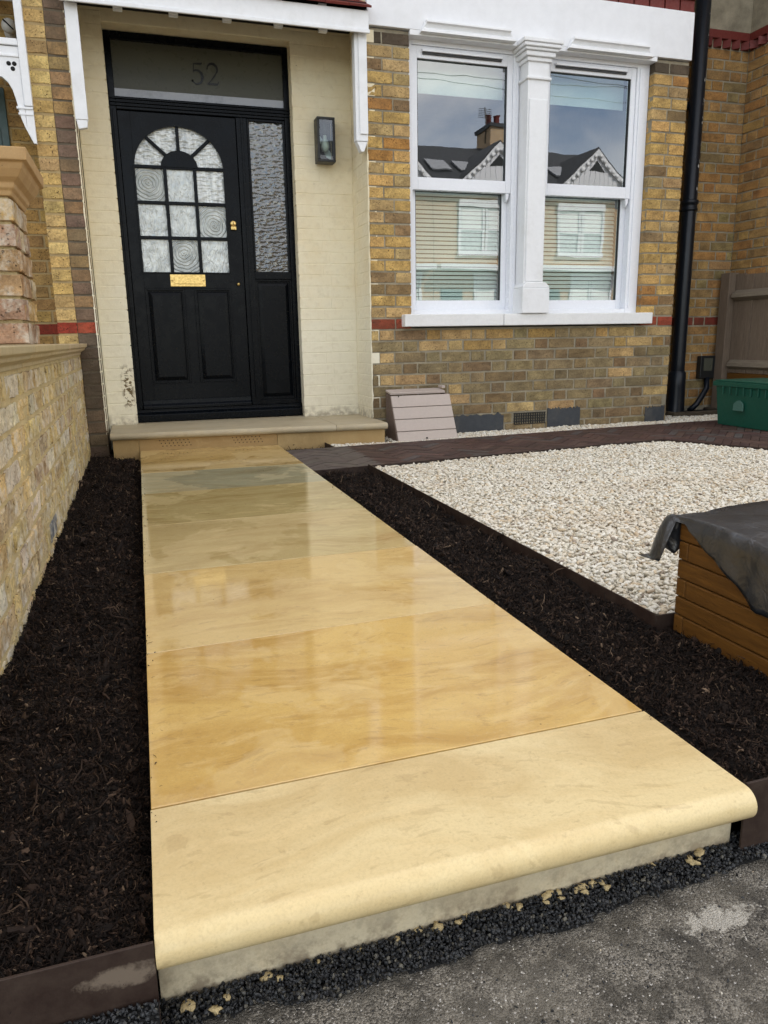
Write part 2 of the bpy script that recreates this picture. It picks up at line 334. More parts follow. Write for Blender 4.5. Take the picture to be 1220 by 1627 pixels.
# ------------------------------------------------------------------ mesh helpers
class MB:
    def __init__(s): s.v = []; s.f = []; s.sm = []
    def quad(s, *p, smooth=False):
        b = len(s.v); s.v += [tuple(q) for q in p]; s.f.append(tuple(range(b, b+len(p)))); s.sm.append(smooth)
    def box(s, x0, x1, y0, y1, z0, z1, mtx=None):
        P = [(x0, y0, z0), (x1, y0, z0), (x1, y1, z0), (x0, y1, z0), (x0, y0, z1), (x1, y0, z1), (x1, y1, z1), (x0, y1, z1)]
        if mtx is not None: P = [tuple(mtx @ Vector(p)) for p in P]
        b = len(s.v); s.v += P
        for q in ((0, 3, 2, 1), (4, 5, 6, 7), (0, 1, 5, 4), (1, 2, 6, 5), (2, 3, 7, 6), (3, 0, 4, 7)):
            s.f.append(tuple(b+i for i in q)); s.sm.append(False)
        return s
    def prism(s, poly, d0, d1, plane='xz', smooth=False):
        """poly 2-D, extruded d0..d1 along the remaining axis"""
        def P(a, b, d): return {'xz': (a, d, b), 'xy': (a, b, d), 'yz': (d, a, b)}[plane]
        n = len(poly); b = len(s.v)
        s.v += [P(a, c, d0) for a, c in poly] + [P(a, c, d1) for a, c in poly]
        s.f.append(tuple(range(b, b+n))); s.f.append(tuple(range(b+2*n-1, b+n-1, -1))); s.sm += [False, False]
        for i in range(n):
            j = (i+1) % n; s.f.append((b+j, b+i, b+n+i, b+n+j)); s.sm.append(smooth)
        return s
    def tube(s, pts, r, seg=12, caps=True):
        pts = [Vector(p) for p in pts]; rs = r if isinstance(r, (list, tuple)) else [r]*len(pts); rings = []
        for i, p in enumerate(pts):
            d = (pts[min(i+1, len(pts)-1)] - pts[max(i-1, 0)]).normalized()
            a = d.cross(Vector((0, 0, 1)));
            if a.length < .1: a = d.cross(Vector((0, 1, 0)))
            a.normalize(); c = d.cross(a); b = len(s.v); rings.append(b)
            for k in range(seg):
                t = 2*math.pi*k/seg; s.v.append(tuple(p + (a*math.cos(t) + c*math.sin(t))*rs[i]))
        for i in range(len(pts)-1):
            for k in range(seg):
                j = (k+1) % seg; s.f.append((rings[i]+k, rings[i]+j, rings[i+1]+j, rings[i+1]+k)); s.sm.append(True)
        if caps:
            s.f.append(tuple(rings[0]+k for k in range(seg-1, -1, -1))); s.f.append(tuple(rings[-1]+k for k in range(seg))); s.sm += [False, False]
        return s
    def lathe(s, c, prof, seg=20, axis='z'):
        rings = []
        for r, h in prof:
            rings.append(len(s.v))
            for k in range(seg):
                t = 2*math.pi*k/seg
                q = {'z': (r*math.cos(t), r*math.sin(t), h), 'y': (r*math.cos(t), h, r*math.sin(t)), 'x': (h, r*math.cos(t), r*math.sin(t))}[axis]
                s.v.append((c[0]+q[0], c[1]+q[1], c[2]+q[2]))
        for i in range(len(prof)-1):
            for k in range(seg):
                j = (k+1) % seg; s.f.append((rings[i]+k, rings[i]+j, rings[i+1]+j, rings[i+1]+k)); s.sm.append(True)
        return s
    def mesh(s, name, mat):
        me = bpy.data.meshes.new(name); me.from_pydata(s.v, [], s.f)
        me.polygons.foreach_set('use_smooth', s.sm); me.materials.append(mat); me.validate()
        bm = bmesh.new(); bm.from_mesh(me); bmesh.ops.recalc_face_normals(bm, faces=bm.faces); bm.to_mesh(me); bm.free()
        return me

def rootpos(o):
    v = Vector((0, 0, 0))
    while o is not None: v += o.location; o = o.parent
    return v
def link(name, me, parent=None, color=None, bevel=0, seg=2, kind=None, loc=None):
    o = bpy.data.objects.new(name, me); COL.objects.link(o)
    if parent is not None: o.parent = parent
    o.location = (Vector(loc) if loc is not None else Vector((0, 0, 0))) - rootpos(parent)
    if color: o.color = (*color, 1)
    if bevel:
        b = o.modifiers.new('bevel', 'BEVEL'); b.width = bevel; b.segments = seg; b.limit_method = 'ANGLE'; b.angle_limit = math.radians(35); b.harden_normals = False
    if kind: o['kind'] = kind
    return o
def part(name, mb, mat, parent=None, **k):
    return link(name, mb.mesh(name, M[mat] if isinstance(mat, str) else mat), parent, **k)
def bx(*a): return MB().box(*a)
def thing(name, label, cat, loc, group=None):
    o = bpy.data.objects.new(name, None); COL.objects.link(o); o.location = loc; o.empty_display_size = .1
    o['label'] = label; o['category'] = cat
    if group: o['group'] = group
    return o
def tag(o, label, cat, group=None):
    o['label'] = label; o['category'] = cat
    if group: o['group'] = group
    return o

# ---- bricks: small shared meshes, front face at local y=0 looking to -Y, length along x
BR = {}
def brick_mesh(L, matname, rough=.0015, H=.0655, D=.09):
    edge = .0008 if matname == 'cream' else .0022
    key = (round(L, 2), matname, random.randrange(5), round(rough*1e4), round(H, 3))
    if key in BR: return BR[key]
    Lq = max(.02, key[0]) ; nx = 5 if Lq > .14 else (3 if Lq > .06 else 2); nzs = 3
    b = MB(); ch = min(.0028, Lq*.2)
    xs = [-Lq/2, -Lq/2+ch] + [-Lq/2+ch + (Lq-2*ch)*i/nx for i in range(1, nx)] + [Lq/2-ch, Lq/2]
    zs = [-H/2, -H/2+ch, -H/6*.6, H/6*.8, H/2-ch, H/2]
    idx = {}
    for i, x in enumerate(xs):
        for j, z in enumerate(zs):
            ex = i in (0, len(xs)-1); ez = j in (0, len(zs)-1)
            y = U(-rough, rough)
            if ex or ez: y += edge + U(0, rough*1.3)
            if ex and ez: y += edge
            jx = U(-rough, rough)*1.2 if not ex else (1 if i == 0 else -1)*U(0, rough*1.6)
            jz = U(-rough, rough)*1.2 if not ez else (1 if j == 0 else -1)*U(0, rough*1.6)
            idx[i, j] = len(b.v); b.v.append((x+jx, y, z+jz))
    for i in range(len(xs)-1):
        for j in range(len(zs)-1):
            b.f.append((idx[i, j], idx[i+1, j], idx[i+1, j+1], idx[i, j+1])); b.sm.append(False)
    # back ring + sides
    n = len(xs)-1; m = len(zs)-1
    c = [len(b.v)+k for k in range(4)]
    b.v += [(-Lq/2, D, -H/2), (Lq/2, D, -H/2), (Lq/2, D, H/2), (-Lq/2, D, H/2)]
    b.f.append(tuple([idx[i, 0] for i in range(n, -1, -1)] + [c[0], c[1]])); b.f.append(tuple([idx[i, m] for i in range(n+1)] + [c[2], c[3]]))
    b.f.append(tuple([idx[0, j] for j in range(m+1)] + [c[3], c[0]])); b.f.append(tuple([idx[n, j] for j in range(m, -1, -1)] + [c[1], c[2]]))
    b.f.append((c[0], c[3], c[2], c[1])); b.sm += [False]*5
    me = b.mesh('brick', M[matname]); BR[key] = me; return me
CH = .0752
def lay(parent, org, u, u0, u1, c0, c1, colf, mat='brick', name='brick', joint=.010, rough=.0015, proud=.0015, holes=(), Z0=.7095, phase=0, seq=None, ch=CH, mass=None, keep=None, D=.09):
    """Flemish bond; org/u give the plane, courses c0..c1-1 counted from the red band; seq overrides lengths"""
    uv = Vector(u); n = Vector((uv.y, -uv.x, 0))   # outward normal
    ang = math.atan2(uv.y, uv.x); cnt = 0
    for c in range(c0, c1):
        z = Z0 + c*ch; pat = seq or (.225, .1125)
        x = u0 - ((.0 if (c+phase) % 2 == 0 else .16875) if seq is None else 0) - (.0 if seq is None else 0)
        k = 0
        if seq is not None and c % 2: pat = tuple(reversed(seq))
        while x < u1 - .02:
            Lb = pat[k % len(pat)]*U(.985, 1.015); k += 1
            a, b_ = max(x, u0), min(x+Lb, u1)
            x += Lb
            if b_ - a < .035: continue
            if b_ > u1-.03: b_ = u1 + (joint if True else 0)
            if any(h[0] < (a+b_)/2 < h[1] and h[2] <= z < h[3] for h in holes): continue
            Lr = b_ - a - joint
            if Lr < .025: continue
            if keep and not keep((a+b_)/2, z): continue
            pos = Vector(org) + uv*((a+b_-joint)/2) + n*U(-proud, proud) + Vector((0, 0, z + (ch-joint)/2 + U(-.001, .001)))
            o = link(name, brick_mesh(Lr, mat, rough, H=ch-joint, D=D), parent, color=colf(c, (a+b_)/2), loc=pos)
            o.rotation_euler = (U(-.006, .006), U(-.004, .004), ang + U(-.006, .006)); cnt += 1
    return cnt

def jit(c, a=.12):
    k = 1 + U(-a, a); return tuple(max(.004, x*k*(1+U(-a*.3, a*.3))) for x in c)
def pick(*opts):
    t = R()*sum(w for w, c in opts)
    for w, c in opts:
        t -= w
        if t <= 0: return jit(c)
    return jit(opts[-1][1])
OCHRE, TAN, BROWN, OLIVE, REDB, PURP = (.61, .40, .145), (.54, .38, .175), (.25, .17, .09), (.30, .235, .125), (.33, .065, .035), (.23, .15, .11)
def col_house(c, x):
    if c == 0 and (x < 1.80 or x > 3.60 or x < 0): return jit(REDB)
    if c == 23: return jit((.09, .07, .05))
    if c < -2: return pick((4, OLIVE), (2.5, (.25, .19, .105)), (1.2, TAN), (1.5, BROWN))
    if c < 0: return pick((3, OLIVE), (2, TAN), (2, BROWN), (1.2, (.42, .27, .10)))
    return pick((5, OCHRE), (3, TAN), (1.2, (.30, .20, .10)), (1.0, (.47, .23, .07)))
def col_pier(c, x):
    if c == 0: return jit(REDB)
    if c < 0: return pick((3, (.12, .09, .07)), (2, (.17, .125, .085)))
    return pick((3, (.30, .20, .115)), (2, PURP), (1.5, (.36, .22, .11)), (1, (.42, .28, .12)))
def col_yellow(c, x):
    if c == 0: return jit((.36, .05, .03))
    return pick((4, (.66, .48, .20)), (3, (.60, .41, .16)), (1, (.48, .33, .15)))
def col_recess(c, x):
    if c == 0: return jit((.20, .035, .022))
    return pick((4, (.42, .255, .095)), (3, (.36, .225, .095)), (2, (.40, .215, .075)), (1, (.30, .23, .10)))

# ================================================================== GROUND / SETTING
FY = 4.93                     # front of the house wall
PX0, PX1 = -.04, .80          # path
ground = part('ground', bx(-300, 300, -300, 300, -.60, -.16), 'soil', kind='structure')
pv = MB(); NX, NY = 90, 60
def pave_z(x, y): return -.128 + .004*noise.noise(Vector((x*6, y*6, 0))) + .0016*noise.noise(Vector((x*45, y*45, 2)))
for j in range(NY+1):
    for i in range(NX+1):
        x = -.9 + 2.6*i/NX; y = -.2 + .97*j/NY; pv.v.append((x, y, pave_z(x, y)))
for j in range(NY):
    for i in range(NX):
        a = j*(NX+1)+i; pv.f.append((a, a+1, a+NX+2, a+NX+1)); pv.sm.append(True)
pv.quad((-40, -.2, -.13), (40, -.2, -.13), (40, -6.0, -.13), (-40, -6.0, -.13))
pavement = part('pavement', pv, 'road', kind='structure')
road = part('road', bx(-60, 60, -8.7, -3.0, -.155, -.150), 'road', kind='structure')
road2 = part('far_pavement', bx(-60, 60, -14.5, -8.7, -.155, -.03), 'road', kind='structure')

def heightgrid(name, x0, x1, y0, y1, nx, ny, f, mat):
    g = MB()
    for j in range(ny+1):
        for i in range(nx+1):
            x = x0+(x1-x0)*i/nx; y = y0+(y1-y0)*j/ny; g.v.append((x, y, f(x, y)))
    for j in range(ny):
        for i in range(nx):
            a = j*(nx+1)+i; g.f.append((a, a+1, a+nx+2, a+nx+1)); g.sm.append(True)
    return part(name, g, mat, kind='structure')
def soil_z(x, y):
    b = -.046 + .022*noise.noise(Vector((x*9, y*7, 1))) + .015*noise.noise(Vector((x*34, y*34, 5))) + .008*abs(noise.noise(Vector((x*85, y*85, 9))))
    if x < 0:
        b -= .03*max(0, 1-(PX0-x)/.06)        # dips beside the slabs
        if y < 1.0: b += .012*(1-(y-.75)/.25)
    else:
        b += .014
        if x < .86: b -= .012
    return b
bed_l = heightgrid('planting_bed', -.46, PX0-.0008, .752, 4.92, 70, 500, soil_z, 'soil')
bed_r = heightgrid('planting_bed', PX1+.003, 1.112, .777, 3.70, 30, 200, soil_z, 'soil')
bed_s = heightgrid('planting_bed', .79, 1.13, 4.45, 4.90, 20, 24, lambda x, y: -.05+.012*noise.noise(Vector((x*20, y*20, 3))), 'soil')
bed_p = heightgrid('planting_bed', 1.1125, 2.3, .777, 1.384, 60, 30, lambda x, y: soil_z(1.0, y)-.004, 'soil')
gravel_g = part('gravel_ground', MB().prism([(1.122, 1.393), (4.7, 1.393), (4.7, 3.0), (4.7, 5.36), (3.93, 5.36), (3.93, 4.93), (1.122, 4.93)], -.10, -.045, 'xy'), 'gravel_base', kind='structure')
def grit_line(x): # front edge of the black strip
    return .750 - .010*math.sin(x*5) + .016*noise.noise(Vector((x*9, 0, 0))) + .007*noise.noise(Vector((x*40, 0, 0))) - .014*max(0, (x-.45)/.5)*0
grit_g = heightgrid('grit_strip', -.60, 1.60, .735, .805, 120, 12, lambda x, y: (-.1285 if y > grit_line(x) else -.136) + (.002+.010*min(1, max(0, x/.8)))*max(0, (y-.745)/.05) + .004*noise.noise(Vector((x*30, y*30, 0))), 'grit_base')

# ---- scatter with geometry nodes
def rock(seed, sx, sy, sz, sub=1, amp=.25, mat='pebble', sharp=False):
    bm = bmesh.new(); bmesh.ops.create_icosphere(bm, subdivisions=sub, radius=1)
    for v in bm.verts:
        q = v.co.copy(); k = 1 + amp*noise.noise(q*1.3 + Vector((seed*7.1, seed*3.3, 0)))*1.6
        v.co = Vector((q.x*sx, q.y*sy, q.z*sz))*k
    me = bpy.data.meshes.new('piece'); bm.to_mesh(me); bm.free(); me.materials.append(M[mat])
    me.polygons.foreach_set('use_smooth', [not sharp]*len(me.polygons)); return me
def scatter(name, pts, rots, scls, variants, mat, label=None, cat=None, parent=None):
    lib = bpy.data.collections.new(name+'_pieces')
    for me in variants: lib.objects.link(bpy.data.objects.new('piece', me))
    me = bpy.data.meshes.new(name); me.from_pydata(pts, [], [])
    a = me.attributes.new('rot', 'FLOAT_VECTOR', 'POINT'); a.data.foreach_set('vector', [c for r in rots for c in r])
    a = me.attributes.new('scl', 'FLOAT', 'POINT'); a.data.foreach_set('value', scls)
    me.materials.append(M[mat])
    o = bpy.data.objects.new(name, me); COL.objects.link(o); o['kind'] = 'stuff'
    if parent: o.parent = parent; o.location = -rootpos(parent)
    if label: o['label'] = label; o['category'] = cat
    ng = bpy.data.node_groups.new(name, 'GeometryNodeTree')
    ng.interface.new_socket('Geometry', in_out='INPUT', socket_type='NodeSocketGeometry'); ng.interface.new_socket('Geometry', in_out='OUTPUT', socket_type='NodeSocketGeometry')
    gi = ng.nodes.new('NodeGroupInput'); go = ng.nodes.new('NodeGroupOutput')
    ci = ng.nodes.new('GeometryNodeCollectionInfo'); ci.inputs[0].default_value = lib; ci.inputs['Separate Children'].default_value = True; ci.inputs['Reset Children'].default_value = True
    ip = ng.nodes.new('GeometryNodeInstanceOnPoints'); ip.inputs['Pick Instance'].default_value = True
    rv = ng.nodes.new('FunctionNodeRandomValue'); rv.data_type = 'INT'; rv.inputs[4].default_value = 0; rv.inputs[5].default_value = len(variants)-1
    na = ng.nodes.new('GeometryNodeInputNamedAttribute'); na.data_type = 'FLOAT_VECTOR'; na.inputs[0].default_value = 'rot'
    ns = ng.nodes.new('GeometryNodeInputNamedAttribute'); ns.data_type = 'FLOAT'; ns.inputs[0].default_value = 'scl'
    e2r = ng.nodes.new('FunctionNodeEulerToRotation')
    K = ng.links.new
    K(gi.outputs[0], ip.inputs['Points']); K(ci.outputs[0], ip.inputs['Instance']); K(rv.outputs[2], ip.inputs['Instance Index'])
    K(na.outputs[0], e2r.inputs[0]); K(e2r.outputs[0], ip.inputs['Rotation']); K(ns.outputs[0], ip.inputs['Scale']); K(ip.outputs[0], go.inputs[0])
    md = o.modifiers.new('scatter', 'NODES'); md.node_group = ng
    return o
def inpoly(x, y, P):
    r = False; j = len(P)-1
    for i in range(len(P)):
        if (P[i][1] > y) != (P[j][1] > y) and x < (P[j][0]-P[i][0])*(y-P[i][1])/(P[j][1]-P[i][1])+P[i][0]: r = not r
        j = i
    return r
def grid_pts(P, step, zf, jitter=.5, flat=.5):
    xs = [p[0] for p in P]; ys = [p[1] for p in P]; pts = []; rots = []
    y = min(ys)
    while y < max(ys):
        x = min(xs)
        while x < max(xs):
            px = x+U(-1, 1)*step*jitter; py = y+U(-1, 1)*step*jitter
            if inpoly(px, py, P):
                pts.append((px, py, zf(px, py))); rots.append((U(-flat, flat), U(-flat, flat), U(0, 6.28)))
            x += step
        y += step
    return pts, rots
# paver path line data
NEARL, NEARR = (.80, 3.705), (3.12, 3.955)
FARL, FARR = (.80, 4.47), (4.02, 4.66)
def near_y(x): return NEARL[1] + (x-NEARL[0])*(NEARR[1]-NEARL[1])/(NEARR[0]-NEARL[0])
def far_y(x): return FARL[1] + (x-FARL[0])*(FARR[1]-FARL[1])/(FARR[0]-FARL[0])
GP = [(1.132, 1.402), (4.3, 1.402), (4.15, 1.9), (3.42, 3.33), (3.10, near_y(3.1)-.02), (1.132, near_y(1.12)-.02)]
GH = [(1.125, far_y(1.12)+.025), (3.98, far_y(3.98)+.025), (4.66, 4.69), (4.66, 5.34), (3.94, 5.34), (3.94, 4.91), (1.56, 4.91), (1.56, 4.66), (1.125, 4.70)]
vp = [rock(i, .0092*U(.8, 1.35), .0062*U(.75, 1.2), .0042*U(.7, 1.3), 2, .28) for i in range(9)]
pts = []; rots = []; scl = []
for poly, layers in ((GP, ((.0115, -.036), (.0120, -.025), (.015, -.015))), (GH, ((.0125, -.036), (.0135, -.022)))):
    for step, zz in layers:
        p, r = grid_pts(poly, step, lambda x, y: zz + .006*noise.noise(Vector((x*5, y*5, 0))) + U(-.004, .004), .6, .55)
        pts += p; rots += r; scl += [U(.6, 1.15)*(1.25 if R() < .12 else 1) for _ in p]
scatter('gravel', pts, rots, scl, vp, 'pebble', 'pale cream gravel spread between the brown paving and the house wall', 'gravel')
# stray pebbles mark the bark beds
vc = []
for i in range(10):
    k = R()
    vc.append(rock(i+20, .0034*U(.5, 1.9), .0017*U(.6, 1.3), .0012*U(.6, 1.5), 1, .5, 'chips', True))
for i in range(5):      # fibres
    b = MB(); L_ = U(.012, .026); p0 = [(-L_/2+L_*t/4, .003*math.sin(t*1.3+i), .002*math.cos(t*1.7+i)) for t in range(5)]
    b.tube(p0, [.0002, .0004, .0005, .0004, .0002], 4); vc.append(b.mesh('fibre', M['chips']))
def bark(name, P, zf, near_step, far_step, label):
    pts = []; rots = []; scl = []
    ys = [p[1] for p in P]; y = min(ys)
    while y < max(ys):
        st = near_step + (far_step-near_step)*min(1, max(0, (y-.8)/2.4)); x = min(p[0] for p in P)
        while x < max(p[0] for p in P):
            px, py = x+U(-.6, .6)*st, y+U(-.6, .6)*st
            if inpoly(px, py, P):
                pts.append((px, py, zf(px, py)+U(0, .006))); rots.append((U(-1.2, 1.2), U(-1.2, 1.2), U(0, 6.28)))
                s_ = U(.7, 1.5)*(st/.0032)**.8
                if R() < .02: s_ *= U(1.8, 3.0)
                scl.append(s_)
            x += st
        y += st
    return scatter(name, pts, rots, scl, vc, 'chips', label, 'compost')
bark('bark_compost', [(-.36, .757), (PX0-.005, .757), (PX0-.005, 4.80), (-.36, 4.90)], soil_z, .0029, .0070, 'dark bark compost filling the long bed between garden wall and stone path')
bark('bark_compost', [(PX1+.005, .782), (1.104, .782), (1.104, 3.69), (PX1+.005, 3.69)], soil_z, .0030, .0070, 'dark bark compost filling the bed between stone path and cream gravel')
bark('bark_compost', [(1.104, .782), (1.75, .782), (1.75, 1.378), (1.104, 1.378)], lambda x, y: soil_z(1.0, y)-.002, .0040, .0060, 'dark bark compost around the foot of the wooden planter')
bark('bark_compost', [(PX1+.005, 4.47), (1.104, 4.50), (1.104, 4.74), (PX1+.005, 4.78)], lambda x, y: -.048, .008, .008, 'small pocket of black compost in front of the door step')
cr_p = [((PX0+abs(random.gauss(0, .008))) if R() < .5 else (PX1-abs(random.gauss(0, .008))), U(.85, 4.5), .0012) for _ in range(150)]
scatter('stray_bark', cr_p, [(U(-1, 1), U(-1, 1), U(0, 6)) for _ in cr_p], [U(.35, .9) for _ in cr_p], vc, 'chips', 'few dark bark crumbs spilled along the edges of the stone path', 'compost')
vg = [rock(i+50, .0026*U(.8, 1.3), .0021*U(.8, 1.3), .0018*U(.7, 1.3), 1, .4, 'grit', True) for i in range(8)]
gpts = []; grot = []; gs = []
for lay_i in range(3):
    y = .715
    while y < .802:
        x = -.60
        while x < 1.6:
            px, py = x+U(-.6, .6)*.004, y+U(-.6, .6)*.004
            if py > grit_line(px)+U(-.006, .004) and not (px > PX0 and px < .80 and py > .790):
                gpts.append((px, py, -.126 + (.004+.012*min(1, max(0, px/.8)))*max(0, (py-.745)/.05)+U(0, .004)+lay_i*.0012)); grot.append((U(0, 6), U(0, 6), U(0, 6))); gs.append(U(.7, 1.35))
            x += .0052
        y += .0052
heightgrid('grit_strip', -.60, PX0-.001, .66, .747, 60, 16, lambda x, y: -.130 + .052*min(1, max(0, (y-.675)/.06)) + .004*noise.noise(Vector((x*30, y*30, 0))), 'grit_base')
for lay_i in range(2):
    y = .665
    while y < .746:
        x = -.60
        while x < PX0:
            px, py = x+U(-.6, .6)*.004, y+U(-.6, .6)*.004
            if px < PX0-.002: gpts.append((px, py, -.128 + .052*min(1, max(0, (py-.675)/.06)) + U(0, .004))); grot.append((U(0, 6), U(0, 6), U(0, 6))); gs.append(U(.7, 1.35))
            x += .005
        y += .005
scatter('black_grit', gpts, grot, gs, vg, 'grit', 'black crushed grit packed in front of the stone path riser', 'grit')
spts = [(U(-.5, 1.4), U(.35, .76), 0) for _ in range(1500)]; spts = [(x, y, pave_z(x, y)) for x, y, z in spts if y < grit_line(x)]
sv = [rock(i+70, .0022*U(.6, 1.4), .0017*U(.6, 1.4), .0012, 1, .4, 'grit', True) for i in range(7)] + [rock(80, .0016, .0012, .0008, 1, .4, 'pebble', True)]
scatter('loose_grit', spts, [(U(0, 6), U(0, 6), U(0, 6)) for _ in spts], [U(.4, 1.1) for _ in spts], sv, 'grit', 'tiny loose stones lying on the worn grey asphalt', 'grit')
# crumbs of dried mortar lying on the grit
for (px, py, s_) in [(U(.1, .75), .787-abs(random.gauss(0, .006)), U(.4, 1.3)) for _ in range(18)] + [(-.012, .772, 1.2), (.035, .770, .9), (.020, .757, 1.0), (.085, .782, 1.0), (.10, .775, .8), (.29, .790, .8), (.36, .792, .7), (.42, .788, .8), (.50, .786, .8), (.535, .775, .6), (.57, .772, .7), (.66, .790, .7)]:
    o = link('mortar_crumb', rock(int(px*900)+90, .0075, .0052, .0038, 2, .7, 'mortar_worn'), loc=(px, py, -.119 + .010*min(1, max(0, px/.8)))); o.scale = (s_*U(.8, 1.3), s_*U(.8, 1.2), s_); o.rotation_euler = (0, 0, U(0, 6))
    tag(o, 'small buff crumb of dried mortar lying on the black grit by the path riser', 'mortar crumb', 'mortar crumbs along the riser')

# ---- stone path
path = bpy.data.objects.new('stone_path', None); COL.objects.link(path); path['kind'] = 'structure'
FARY = (4.83, 4.72)
JN = [(3.955, 3.925), (3.39, 3.38), (2.775, 2.775), (2.172, 2.176), (1.580, 1.604), (1.006, 1.014)]
edges = [FARY] + JN
cols = [(.52, .37, .14), (.40, .375, .23), (.47, .37, .155), (.54, .42, .19), (.66, .47, .19), (.68, .46, .155)]
for i in range(6):
    (a0, a1), (b0, b1) = edges[i], edges[i+1]; gp = .0018
    g = MB().prism([(PX0+U(0, .002), b0+gp), (PX1+U(-.002, .001), b1+gp), (PX1+U(-.002, .001), a1-gp), (PX0+U(0, .002), a0-gp)], -.05, U(-.0007, .0007), 'xy')
    part('slab', g, 'stone', path, color=cols[i], bevel=.0012, seg=2)
part('bed_mortar', MB().prism([(PX0+.008, .83), (PX1-.008, .83), (PX1-.008, 4.68), (PX0+.008, 4.79)], -.115, -.0045, 'xy'), 'mortar_dark', path)
prof = [(JN[5][0]-.0018, 0.0)] + [(.772 - .0245*math.sin(t), -.0245 + .0245*math.cos(t)) for t in [math.pi*k/14 for k in range(15)]] + [(JN[5][0]-.0018, -.049)]
g = MB(); n = len(prof)
for X_ in (PX0, PX1+.002):
    for (y, z) in prof: g.v.append((X_, y + (.008 if (X_ > .5 and y > .9) else 0), z))
for i in range(n):
    j = (i+1) % n; g.f.append((i, j, n+j, n+i)); g.sm.append(1 <= i <= 14)
g.f.append(tuple(range(n))); g.f.append(tuple(range(2*n-1, n-1, -1))); g.sm += [False, False]
part('bullnose_slab', g, 'stone_satin', path, color=(.73, .59, .32), bevel=.001)
part('riser', bx(PX0-.001, PX1+.001, .792, .829, -.16, -.0495), 'stone_dry', path, color=(.60, .53, .37), bevel=.001)

# ---- edging strips (things)
def edging(label, pts, z0, z1, th=.004):
    g = MB()
    for (a, b) in zip(pts, pts[1:]):
        a = Vector((*a, 0)); b = Vector((*b, 0)); d = (b-a).normalized(); n_ = Vector((-d.y, d.x, 0))*th
        P = [a, b, b+n_, a+n_]; g.prism([(q.x, q.y) for q in P], z0, z1, 'xy')
    return tag(part('steel_edging', g, 'steel_brown', bevel=.0006, seg=1), label, 'edging')
edging('brown steel edging at the street end of the left planting bed', [(-1.2, .748), (PX0-.001, .750)], -.14, .0)
edging('short brown steel edging right of the bullnose slab at the street end', [(PX1+.006, .775), (2.2, .772)], -.14, .0)
edging('long brown steel edging between the right bark bed and the gravel', [(1.118, 1.3905), (1.110, near_y(1.11)-.004)], -.12, .004)
edging('brown steel edging closing the gravel beside the wooden planter', [(1.1135, 1.3865), (4.3, 1.3865)], -.12, .002)
edging('dark edging strip between the near side of the brown paving and the gravel', [(.803, near_y(.80)-.008), (3.10, near_y(3.1)-.008), (3.42, 3.34), (4.1, 2.0)], -.12, -.004, .006)
edging('dark edging strip along the house side of the brown paving', [(.803, far_y(.80)+.003), (4.02, far_y(4.02)+.003)], -.12, -.006, .005)
edging('short steel edging holding the gravel beside the door step', [(1.112, far_y(1.11)+.01), (1.106, 4.72)], -.12, -.002)

# ---- brown clay paving: herringbone pieces clipped to the strip
paving = bpy.data.objects.new('brown_paving', None); COL.objects.link(paving); paving['kind'] = 'structure'
part('bedding_sand', MB().prism([(.81, near_y(.81)), NEARR, (3.44, 3.35), (4.12, 2.02), (5.3, 2.02), (4.69, 4.66), FARR, (.81, far_y(.81))], -.08, -.022, 'xy'), 'soil', paving)
def clip(poly, cl):
    for i in range(len(cl)):
        a, b = cl[i], cl[(i+1) % len(cl)]; out = []
        def ins(p): return (b[0]-a[0])*(p[1]-a[1])-(b[1]-a[1])*(p[0]-a[0]) >= 0
        for k in range(len(poly)):
            p, q = poly[k], poly[(k+1) % len(poly)]
            if ins(p): out.append(p)
            if ins(p) != ins(q):
                d1 = (b[0]-a[0])*(p[1]-a[1])-(b[1]-a[1])*(p[0]-a[0]); d2 = (b[0]-a[0])*(q[1]-a[1])-(b[1]-a[1])*(q[0]-a[0]); t = d1/(d1-d2)
                out.append((p[0]+(q[0]-p[0])*t, p[1]+(q[1]-p[1])*t))
        poly = out
        if len(poly) < 3: return []
    return poly
def area(P): return abs(sum(P[i][0]*P[(i+1) % len(P)][1]-P[(i+1) % len(P)][0]*P[i][1] for i in range(len(P))))/2
STRIP = [(.803, near_y(.803)), (3.12, near_y(3.12)), (4.02, near_y(4.02)), (4.02, far_y(4.02)), (.803, far_y(.803))]
WING = [(3.12, near_y(3.12)), (3.44, 3.35), (4.12, 2.02), (4.69, 2.02), (4.69, 4.02), (4.02, near_y(4.02))]
WING2 = [(4.022, near_y(4.02)), (4.69, 4.02), (4.69, 4.66), (4.022, far_y(4.02))]
pcs = []; PL, PWd = .200, .050; q45 = math.radians(45)
